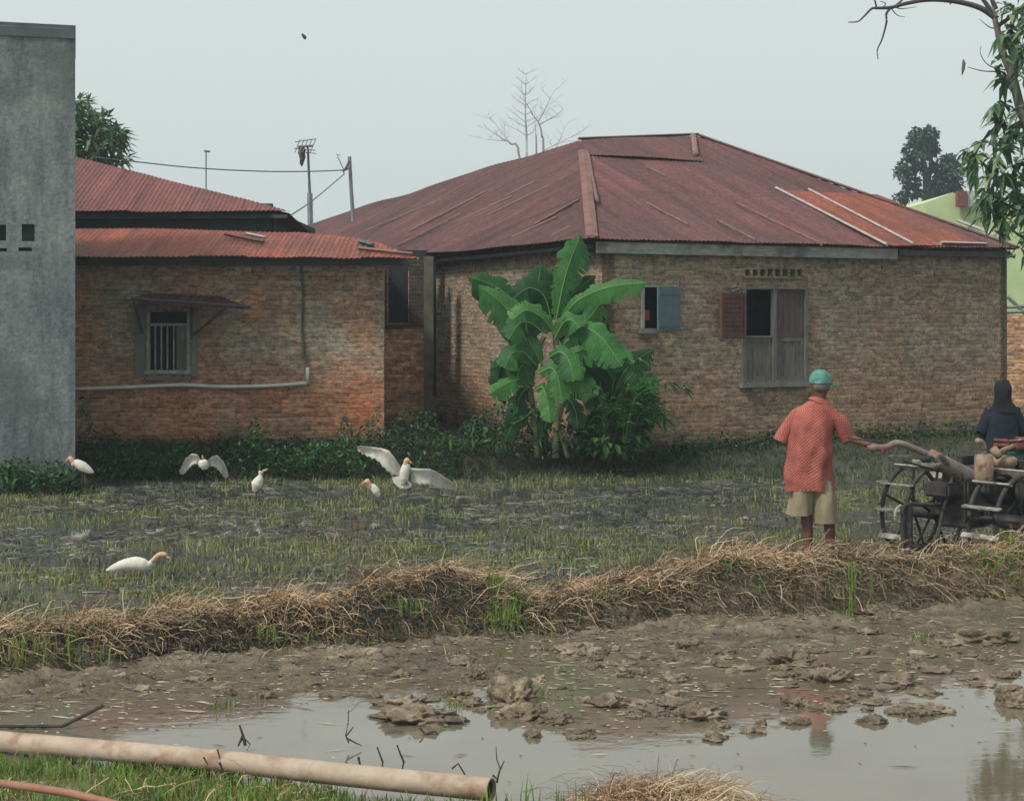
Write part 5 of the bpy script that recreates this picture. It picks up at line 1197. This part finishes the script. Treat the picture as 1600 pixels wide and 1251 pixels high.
def add_hand(nodes, edges, wrist, d, palm_n, key, grip=.5, s=1.0):
    d = Vector(d).normalized(); pn = Vector(palm_n).normalized(); side = d.cross(pn).normalized(); w_ = Vector(wrist)
    pal = w_+d*.05*s; nodes[key+'p'] = (tuple(pal), (.028*s, .016*s)); edges.append((key+'w', key+'p'))
    kn = w_+d*.085*s; nodes[key+'k'] = (tuple(kn), (.030*s, .014*s)); edges.append((key+'p', key+'k'))
    for i, (o_, L) in enumerate(((-.03, .062), (-.011, .075), (.009, .07), (.028, .055))):
        p = kn+side*o_*s; last = key+'k'; dd_ = d.copy()
        for j in range(3):
            dd_ = (dd_+pn*grip*(.5+j*.55)).normalized(); p = p+dd_*L*s*(.42 if j == 0 else .3); k = f'{key}f{i}{j}'; nodes[k] = (tuple(p), (.009-.0012*j)*s); edges.append((last, k)); last = k
    p = pal+side*-.03*s; last = key+'p'
    for j in range(2):
        p = p+(side*-.5+d*.6+pn*grip*(.5+j)).normalized()*.034*s; k = f'{key}t{j}'; nodes[k] = (tuple(p), (.0105-.001*j)*s); edges.append((last, k)); last = k
def dirn(a, b_): return (Vector(b_)-Vector(a))
def cloth_noise(o, amp, sc, seed=0, zs=.5, zfade=99):
    me = o.data
    for v in me.vertices:
        p = Vector((v.co.x*sc, v.co.y*sc, v.co.z*sc*zs)); v.co += v.normal*amp*max(0, min(1, (zfade-v.co.z)/.12))*mnoise.fractal(p+Vector((seed, 0, 0)), 1, 2, 3)
def shell(rings, n=40, m=6, up=None):      # rings: (cx, cy, z, rx, ry) from bottom to top, interpolated
    mb = MB(); cols = list(zip(*rings)); N_ = (len(rings)-1)*m+1; tt = np.linspace(0, len(rings)-1, N_)
    vals = []
    for c_ in cols:
        pts = curve([Vector((a_, 0, 0)) for a_ in c_], m); vals.append([p.x for p in pts])
    vs = []; uv = []
    for i in range(N_):
        cx, cy, z, rx, ry = [v[i] for v in vals]
        for k in range(n):
            a = 2*math.pi*k/n; ca, sa = math.cos(a), math.sin(a); e = .86
            vs.append((cx+rx*math.copysign(abs(ca)**e, ca), cy+ry*math.copysign(abs(sa)**e, sa), z)); uv.append((a*.17, z))
    fs = [(i*n+k, i*n+(k+1) % n, (i+1)*n+(k+1) % n, (i+1)*n+k) for i in range(N_-1) for k in range(n)]
    mb.add(vs, fs, uv); return mb
def sleeve(p0, p1, r0, r1, n=24, m=10, bend=Vector((0, 0, 0))):
    mb = MB(); p0 = Vector(p0); p1 = Vector(p1); pts = [p0.lerp(p1, i/m)+bend*math.sin(math.pi*i/m) for i in range(m+1)]; mb.loft(pts, [(r0+(r1-r0)*i/m,)*2 for i in range(m+1)], n=n, cap=False)
    return mb
def mat_shirt():
    m, t, b = newmat('coral_check_shirt'); uv = t.nodes.new('ShaderNodeUVMap'); uv.uv_map = 'UVMap'
    mp = t.nodes.new('ShaderNodeMapping'); mp.inputs['Rotation'].default_value = (0, 0, .72); t.links.new(uv.outputs[0], mp.inputs[0])
    br = t.nodes.new('ShaderNodeTexBrick'); br.offset = 0; br.inputs['Scale'].default_value = 1; br.inputs['Brick Width'].default_value = .02; br.inputs['Row Height'].default_value = .016; br.inputs['Mortar Size'].default_value = .0026; br.inputs['Mortar Smooth'].default_value = .9
    br.inputs['Color1'].default_value = (.35, .06, .048, 1); br.inputs['Color2'].default_value = (.22, .045, .045, 1); br.inputs['Mortar'].default_value = (.5, .25, .2, 1)
    t.links.new(mp.outputs[0], br.inputs['Vector'])
    col = mixc(t, 1, br.outputs[0], ramp(t, noisef(t, 5, 4, .6), [(.35, (.75, .74, .74)), (.65, (1.15, 1.15, 1.15))]), 'MULTIPLY'); t.links.new(col, b.inputs['Base Color']); b.inputs['Roughness'].default_value = .95; b.inputs['Specular IOR Level'].default_value = .1
    bump(t, b, noisef(t, 9, 4, stretch=(1, 1, .5)), .6, .03); return m
M['shirt'] = mat_shirt()

man = empty('person', (2.585, 13.05, 0), 'man in coral red shirt, khaki shorts and teal cap, back turned, holding the tractor', 'person')
nd = {'pelvis': ((-.03, 0, .78), (.13, .10)), 'waist': ((-.03, 0, .95), (.125, .095)), 'chest': ((-.015, 0, 1.15), (.12, .09)), 'nb': ((.012, -.01, 1.33), (.06, .055)), 'neck': ((.03, 0, 1.40), .052),
      'skull': ((.035, .01, 1.475), (.072, .082)), 'crown': ((.035, .012, 1.55), (.074, .085)), 'top': ((.035, .012, 1.59), .04), 'face': ((.055, .075, 1.49), (.045, .05)), 'nose': ((.065, .115, 1.49), .012),
      'earl': ((-.045, 0, 1.49), .014), 'earr': ((.112, -.0, 1.49), .014),
      'sl': ((-.16, 0, 1.262), .044), 'el': ((-.295, .02, 1.05), .040), 'lw': ((-.20, .22, .98), .026), 'sr': ((.14, 0, 1.262), .044), 'er': ((.275, -.01, 1.05), .040), 'rw': ((.435, -.17, 1.0), .027),
      'hl': ((-.12, 0, .72), .082), 'kl': ((-.08, .03, .41), .053), 'cl': ((-.075, -.01, .26), .05), 'al': ((-.075, 0, .03), .034), 'fl': ((-.08, .14, -.02), .03),
      'hr': ((.055, 0, .72), .082), 'kr': ((.10, .03, .41), .053), 'cr': ((.115, -.01, .26), .05), 'ar': ((.12, 0, .03), .034), 'fr': ((.14, .14, -.02), .03)}
ed = [('pelvis', 'waist'), ('waist', 'chest'), ('chest', 'nb'), ('nb', 'neck'), ('neck', 'skull'), ('skull', 'crown'), ('crown', 'top'), ('skull', 'face'), ('face', 'nose'), ('skull', 'earl'), ('skull', 'earr'),
      ('chest', 'sl'), ('sl', 'el'), ('el', 'lw'), ('chest', 'sr'), ('sr', 'er'), ('er', 'rw'), ('pelvis', 'hl'), ('hl', 'kl'), ('kl', 'cl'), ('cl', 'al'), ('al', 'fl'), ('pelvis', 'hr'), ('hr', 'kr'), ('kr', 'cr'), ('cr', 'ar'), ('ar', 'fr')]
add_hand(nd, ed, nd['rw'][0], (.75, -.2, -.15), (0, 0, -1), 'r', .45, 1.05); add_hand(nd, ed, nd['lw'][0], (.6, .8, 0), (.3, -.3, -1), 'l', .5, 1.05)
man_off = man.location
skin_body('body', nd, ed, M['skin'], man, 'pelvis', (0, 0, 0))
def on(par, mb, name, mat, smooth=True): return mb.build(name, mat, par, smooth, world=False)
o = on(man, shell([(-.062, 0, .605, .212, .15), (-.058, 0, .72, .205, .145), (-.045, 0, .90, .192, .135), (-.03, 0, 1.08, .190, .13), (-.018, 0, 1.20, .196, .122), (-.005, 0, 1.28, .178, .10), (.008, 0, 1.335, .115, .078), (.02, 0, 1.375, .066, .064)]), 'shirt', M['shirt']); o.data.update(); cloth_noise(o, .055, 6, 1, .22, 1.30); cloth_noise(o, .02, 15, 3, .5, 1.32)
o2 = on(o, sleeve((-.10, 0, 1.262), (-.292, .02, 1.02), .072, .07, bend=Vector((-.02, 0, .018))), 'sleeve', M['shirt']); cloth_noise(o2, .022, 9, 2)
o2 = on(o, sleeve((.09, 0, 1.262), (.27, -.01, 1.035), .072, .072, bend=Vector((.018, 0, .018))), 'sleeve', M['shirt']); cloth_noise(o2, .022, 9, 5)
mb = MB(); mb.loft([(.008, -.002, 1.345), (.022, .0, 1.375), (.026, .0, 1.392)], [(.088, .08), (.072, .07), (.064, .062)], up=(0, 1, 0), n=24, cap=False); on(o, mb, 'collar', M['shirt'])
# shorts
mb = shell([(-.135, 0, .40, .108, .12), (-.125, 0, .50, .106, .118), (-.11, 0, .62, .10, .112), (-.095, 0, .70, .098, .11)], 28, 5)
m2 = shell([(.065, 0, .335, .105, .12), (.06, 0, .45, .104, .118), (.05, 0, .60, .10, .112), (.035, 0, .70, .098, .11)], 28, 5); mb.add(m2.v, m2.f, m2.uv)
m2 = shell([(-.035, 0, .62, .17, .118), (-.035, 0, .68, .172, .12), (-.035, 0, .74, .16, .11)], 32, 4); mb.add(m2.v, m2.f, m2.uv)
o = on(man, mb, 'shorts', M['shorts']); cloth_noise(o, .03, 8, 4, .25)
# cap
capo = MB(); n_ = 24; vs = []; fs = []; prof = [(0, .1), (.03, .1), (.065, .09), (.095, .066), (.112, .03), (.116, .001)]
for z_, r_ in prof:
    for k in range(n_): a = 6.2832*k/n_; vs.append((.037+math.cos(a)*r_*.98, .012+math.sin(a)*r_*1.1, 1.515+z_))
fs = [(i*n_+k, i*n_+(k+1) % n_, (i+1)*n_+(k+1) % n_, (i+1)*n_+k) for i in range(len(prof)-1) for k in range(n_)]; capo.add(vs, fs)
o = on(man, capo, 'cap', M['cap']); cloth_noise(o, .008, 16, 3)
br_ = MB(); fd = Vector((.86, .5, 0)).normalized(); sdv = Vector((fd.y, -fd.x, 0)); vs = []
for i in range(6):
    for k in range(9):
        a = (k/8-.5)*2; L = .095+.07*i/5*(1-a*a*.6); p = Vector((.037, .012, 1.52))+fd*L*math.cos(a*1.1)*1.0+sdv*math.sin(a*1.15)*(.095)+Vector((0, 0, -.018*i/5-.02*a*a)); vs.append(p)
vs2 = vs+[v+Vector((0, 0, -.006)) for v in vs]; q_ = [(i*9+k, i*9+k+1, (i+1)*9+k+1, (i+1)*9+k) for i in range(5) for k in range(8)]
br_.add(vs2, q_+[tuple(j+54 for j in f[::-1]) for f in q_]); on(o, br_, 'brim', M['cap'])
mb = MB(); mb.loft([(.036, .0, 1.452), (.036, .0, 1.48), (.037, .004, 1.53)], [(.072, .078), (.081, .09), (.086, .096)], up=(0, 1, 0), n=20); on(man, mb, 'hair', M['hair'])

per2 = empty('person', (P(1566, 0, 16.6).x, 16.6, 0), 'person in dark navy clothes and headscarf standing behind the tractor at the house corner', 'person')
nd = {'pelvis': ((0, 0, .62), (.12, .10)), 'waist': ((0, 0, .78), (.11, .09)), 'chest': ((0, 0, .96), (.13, .095)), 'nb': ((0, -.01, 1.13), .055), 'neck': ((0, 0, 1.18), .048), 'skull': ((0, .0, 1.25), (.07, .078)), 'crown': ((0, 0, 1.32), (.07, .078)), 'top': ((0, 0, 1.36), .04),
      'face': ((.05, .04, 1.26), (.045, .045)), 'nose': ((.095, .06, 1.26), .012), 'sl': ((-.15, 0, 1.09), .048), 'el': ((-.20, .02, .85), .038), 'lw': ((-.12, .18, .72), .025), 'sr': ((.15, 0, 1.09), .048), 'er': ((.22, .02, .86), .038), 'rw': ((.24, .18, .78), .025),
      'hl': ((-.09, 0, .58), .08), 'kl': ((-.09, .02, .28), .052), 'al': ((-.09, 0, -.08), .034), 'hr': ((.09, 0, .58), .08), 'kr': ((.09, .02, .28), .052), 'ar': ((.09, 0, -.08), .034)}
ed = [('pelvis', 'waist'), ('waist', 'chest'), ('chest', 'nb'), ('nb', 'neck'), ('neck', 'skull'), ('skull', 'crown'), ('crown', 'top'), ('skull', 'face'), ('face', 'nose'), ('chest', 'sl'), ('sl', 'el'), ('el', 'lw'), ('chest', 'sr'), ('sr', 'er'), ('er', 'rw'), ('pelvis', 'hl'), ('hl', 'kl'), ('kl', 'al'), ('pelvis', 'hr'), ('hr', 'kr'), ('kr', 'ar')]
add_hand(nd, ed, nd['lw'][0], (.3, .8, -.3), (0, 0, -1), 'l', .4); add_hand(nd, ed, nd['rw'][0], (0, 1, -.2), (0, 0, -1), 'r', .4)
skin_body('body', nd, ed, M['skin'], per2, 'pelvis', (0, 0, 0))
o = on(per2, shell([(0, 0, .30, .20, .15), (0, 0, .55, .185, .14), (0, 0, .80, .165, .125), (0, 0, .97, .175, .12), (0, 0, 1.08, .165, .10), (0, 0, 1.14, .11, .085), (0, 0, 1.17, .075, .07)]), 'tunic', M['navy']); cloth_noise(o, .03, 6, 8, .35)
for s_, e_ in (((-.12, 0, 1.08), (-.21, .02, .84)), ((.12, 0, 1.08), (.23, .02, .85))): q_ = on(o, sleeve(s_, e_, .075, .065), 'sleeve', M['navy']); cloth_noise(q_, .012, 8, 5)
for s_, e_ in (((-.21, .02, .86), (-.13, .16, .73)), ((.23, .02, .87), (.24, .16, .78))): q_ = on(o, sleeve(s_, e_, .06, .045), 'sleeve', M['navy'])
o = on(per2, shell([(0, -.02, 1.06, .15, .10), (0, -.015, 1.15, .10, .092), (0, -.02, 1.24, .092, .09), (0, -.015, 1.32, .09, .092), (0, -.01, 1.385, .06, .06), (0, -.01, 1.412, .01, .01)]), 'headscarf', M['black_cloth']); cloth_noise(o, .014, 10, 2)
mb = shell([(-.09, 0, -.05, .07, .08), (-.09, 0, .3, .085, .09), (-.08, 0, .58, .10, .11)], 20, 4); m2 = shell([(.09, 0, -.05, .07, .08), (.09, 0, .3, .085, .09), (.08, 0, .58, .10, .11)], 20, 4); mb.add(m2.v, m2.f, m2.uv); on(per2, mb, 'trousers', M['black_cloth'])

# ------------------------------------------------------------------ walk-behind tractor
Hd = Vector((.8, .6, 0)); Ax = Vector((.6, -.8, 0)); Zv = Vector((0, 0, 1)); TM = Vector((3.89, 13.15, .37))
tr_ = empty('hand_tractor', (TM.x, TM.y, 0), 'muddy walk-behind tractor with iron paddle wheels and rusty engine, held by the man in red', 'tractor')
def T(h, a, z): return Vector((TM.x, TM.y, 0))+Hd*h+Ax*a+Zv*z       # heading, axle, height
def tb(lines, r, name, mat, par=tr_, n=8):
    mb = MB()
    for l in lines: mb.tube(curve([T(*p) for p in l], 5) if len(l) > 2 else [T(*p) for p in l], r, n)
    return mb.build(name, M[mat], par, True)
def tbox(boxes, name, mat, par=tr_, bev=.01):
    bm = bmesh.new()
    for (h, a, z), sh, sa, sz in boxes:
        r_ = bmesh.ops.create_cube(bm, size=1)
        for v in r_['verts']: v.co = T(h, a, z)-par_off(par)+Hd*v.co.x*sh+Ax*v.co.y*sa+Zv*v.co.z*sz
    bmesh.ops.bevel(bm, geom=bm.edges[:], offset=bev, segments=2, affect='EDGES')
    me = bpy.data.meshes.new(name); bm.to_mesh(me); bm.free(); me.materials.append(M[mat]); o = bpy.data.objects.new(name, me); C.objects.link(o); o.parent = par; return o
def par_off(p):
    off = Vector((0, 0, 0))
    while p: off += p.location; p = p.parent
    return off
def wheel(a0):
    # a0: axle offset of the wheel's middle
    wo_ = bpy.data.objects.new('wheel', None); C.objects.link(wo_); wo_.parent = tr_; wo_.location = T(0, a0, .37)-tr_.location
    Rw = .42; wdt = .36; ph0 = .2 if a0 < 0 else .5
    for s_ in (-1, 1):
        mb = MB(); pts = [T(Rw*.93*math.cos(k/32*6.2832), a0+s_*wdt*.36, .37+Rw*.93*math.sin(k/32*6.2832)) for k in range(33)]; mb.tube(pts, .02, 6); mb.build('rim', M['iron'], wo_, True)
        mb = MB()
        for k in range(5): a = k*1.2566+ph0; mb.tube([T(.05*math.cos(a), a0+s_*wdt*.3, .37+.05*math.sin(a)), T(Rw*.92*math.cos(a), a0+s_*wdt*.36, .37+Rw*.92*math.sin(a))], .012, 6)
        mb.build('spokes', M['iron'], wo_, True)
    for k in range(11):
        mb = MB()
        a = k/11*6.2832+ph0; c_ = T(Rw*1.0*math.cos(a), a0, .37+Rw*1.0*math.sin(a)); rad = Hd*math.cos(a)+Zv*math.sin(a); tan = -Hd*math.sin(a)+Zv*math.cos(a)
        bl_ = (rad*.85+tan*.5).normalized(); mb.box(c_, wdt, .014, .05, Ax, Ax.cross(bl_), bl_); mb.build('paddle', M['iron_bright'], wo_)
    mb = MB(); mb.loft([T(0, a0-wdt*.4, .37), T(0, a0+wdt*.4, .37)], [(.06, .06)]*2, n=12); mb.build('hub', M['iron'], wo_, True)
wheel(-.46); wheel(.44)
tb([[(0, -.6, .37), (0, .6, .37)]], .028, 'axle', 'iron')
tbox([((.30, .0, .74), .36, .40, .08), ((-.25, -.02, .62), .30, .26, .12), ((.25, .05, .40), .50, .34, .16), ((-.02, 0, .50), .34, .30, .42), ((-.12, 0, .68), .2, .2, .2), ((.12, 0, .55), .3, .16, .12)], 'gearbox', 'iron', bev=.02)
tbox([((.45, 0, .46), 1.0, .06, .06), ((.45, .16, .46), 1.0, .05, .06), ((.45, -.16, .46), 1.0, .05, .06), ((.95, 0, .46), .06, .4, .06)], 'chassis', 'iron', bev=.006)
tbox([((.50, 0, .62), .78, .34, .28), ((.1, .12, .66), .22, .2, .18), ((.62, .2, .5), .3, .1, .2)], 'engine_block', 'engine_dark', bev=.025)
tbox([((.52, 0, .80), .30, .27, .15), ((.92, 0, .72), .12, .36, .34)], 'radiator', 'engine_green', bev=.02)
tbox([((.75, .02, .945), .50, .26, .05), ((.62, .02, .985), .30, .10, .02)], 'fuel_tank', 'engine_red', bev=.02)
mb = MB(); c0 = T(-.17, .30, .68); mb.loft([c0, c0+Zv*.015, c0+Zv*.235, c0+Zv*.25], [(.06, .06), (.078, .078), (.078, .078), (.06, .06)], n=20); mb.build('muffler', M['engine_tan'], tr_, True)
tb([[(-.17, .30, .92), (-.17, .30, .99), (-.20, .30, 1.035), (-.27, .31, 1.05)]], .024, 'exhaust_pipe', 'engine_tan')
mb = MB(); c0 = T(.22, .20, .70); mb.loft([c0, c0+Zv*.01, c0+Zv*.11, c0+Zv*.12, c0+Zv*.17, c0+Zv*.185], [(.09, .09), (.105, .105), (.108, .108), (.125, .125), (.125, .125), (.10, .10)], n=22); mb.build('air_cleaner', M['engine_tan'], tr_, True)
tb([[(.0, .30, .93), (.2, .24, .95), (.5, .1, .95), (.7, .05, .99)]], .02, 'intake_pipe', 'engine_tan')
mb = MB(); mb.loft([T(.0, .33, .90), T(.0, .27, .97)], [(.03, .03), (.035, .035)], n=12); mb.build('filler_cap', M['engine_tan'], tr_, True)
# belt cover and pulley
mb = MB(); mb.loft([T(.35, .34, .60), T(.35, .39, .60)], [(.15, .15)]*2, n=24); mb.build('flywheel', M['iron'], tr_, True)
tb([[(.36, .33, .74), (.02, .28, .62)], [(.34, .33, .47), (.0, .28, .42)]], .012, 'belt', 'dark')
# handlebars: thick tapered column, then two bars to the grips
mb = MB(); mb.loft([T(.10, .05, .62), T(-.10, .03, .72), T(-.28, .0, .84), T(-.45, -.02, .93)], [(.12, .13), (.10, .10), (.065, .06), (.042, .042)], n=12); mb.build('handle_column', M['handle'], tr_, True)
tb([[(-.30, -.04, .86), (-.516, -.10, .955), (-.70, -.17, 1.02), (-.80, -.21, .985), (-.93, -.25, .985)]], .029, 'handlebar', 'handle')
tb([[(-.30, .03, .84), (-.52, .14, .92), (-.66, .21, .94), (-.76, .24, .92), (-.88, .25, .925)]], .026, 'handlebar', 'handle')
tb([[(-.84, -.228, .985), (-.96, -.258, .985)]], .026, 'grip', 'handle'); tb([[(-.78, .242, .921), (-.9, .251, .926)]], .028, 'grip', 'dark')
tb([[(-.50, .12, .86), (-.74, .22, .86)]], .012, 'lever', 'iron_bright'); tb([[(-.55, -.14, .90), (-.80, -.22, .92)]], .010, 'lever', 'iron_bright'); tb([[(-.75, -.28, 1.02), (-1.1, -.36, 1.07)]], .007, 'throttle_rod', 'iron')
tb([[(-.1, -.14, .74), (-.6, -.18, .86)]], .010, 'control_rod', 'iron')
# rear stand / plough beam
tb([[(-.1, 0, .50), (-.45, -.02, .5), (-.72, -.04, .52), (-.8, -.04, .45), (-.78, -.04, .15)]], .018, 'plough_beam', 'iron')
tbox([((-.72, -.05, .30), .05, .09, .42), ((-.66, -.05, .12), .22, .07, .10)], 'plough', 'iron', bev=.01)
tb([[(-.80, -.05, .52), (-.86, -.05, .49), (-.88, -.05, .42), (-.84, -.05, .38), (-.78, -.05, .40)]], .011, 'hitch_ring', 'iron_bright')
tb([[(-.15, 0, .72), (-.30, 0, .5), (-.42, .02, .18)], [(-.22, .05, .80), (-.38, .05, .45)]], .016, 'rear_stand', 'iron')
tbox([((.55, .30, .80), .50, .06, .10), ((.55, -.30, .80), .5, .06, .1), ((.75, .26, .62), .34, .08, .22), ((1.05, 0, .58), .05, .42, .20), ((1.05, 0, .82), .03, .42, .03)], 'front_guard', 'iron', bev=.006)

# ------------------------------------------------------------------ haze
hz = MB(); hz.box((0, 60, 7.5), 400, 200, 18)
m, t, b_ = newmat('haze'); t.nodes.remove(b_); vp = t.nodes.new('ShaderNodeVolumePrincipled'); vp.inputs['Density'].default_value = .0018; vp.inputs['Color'].default_value = (.80, .90, .95, 1); vp.inputs['Anisotropy'].default_value = .3
t.links.new(vp.outputs[0], t.nodes['Material Output'].inputs['Volume'])
USE_HAZE = True
if USE_HAZE:
    o = hz.build('haze', m); tag(o, 'thin pale haze filling the air over the field', 'haze', kind='stuff')
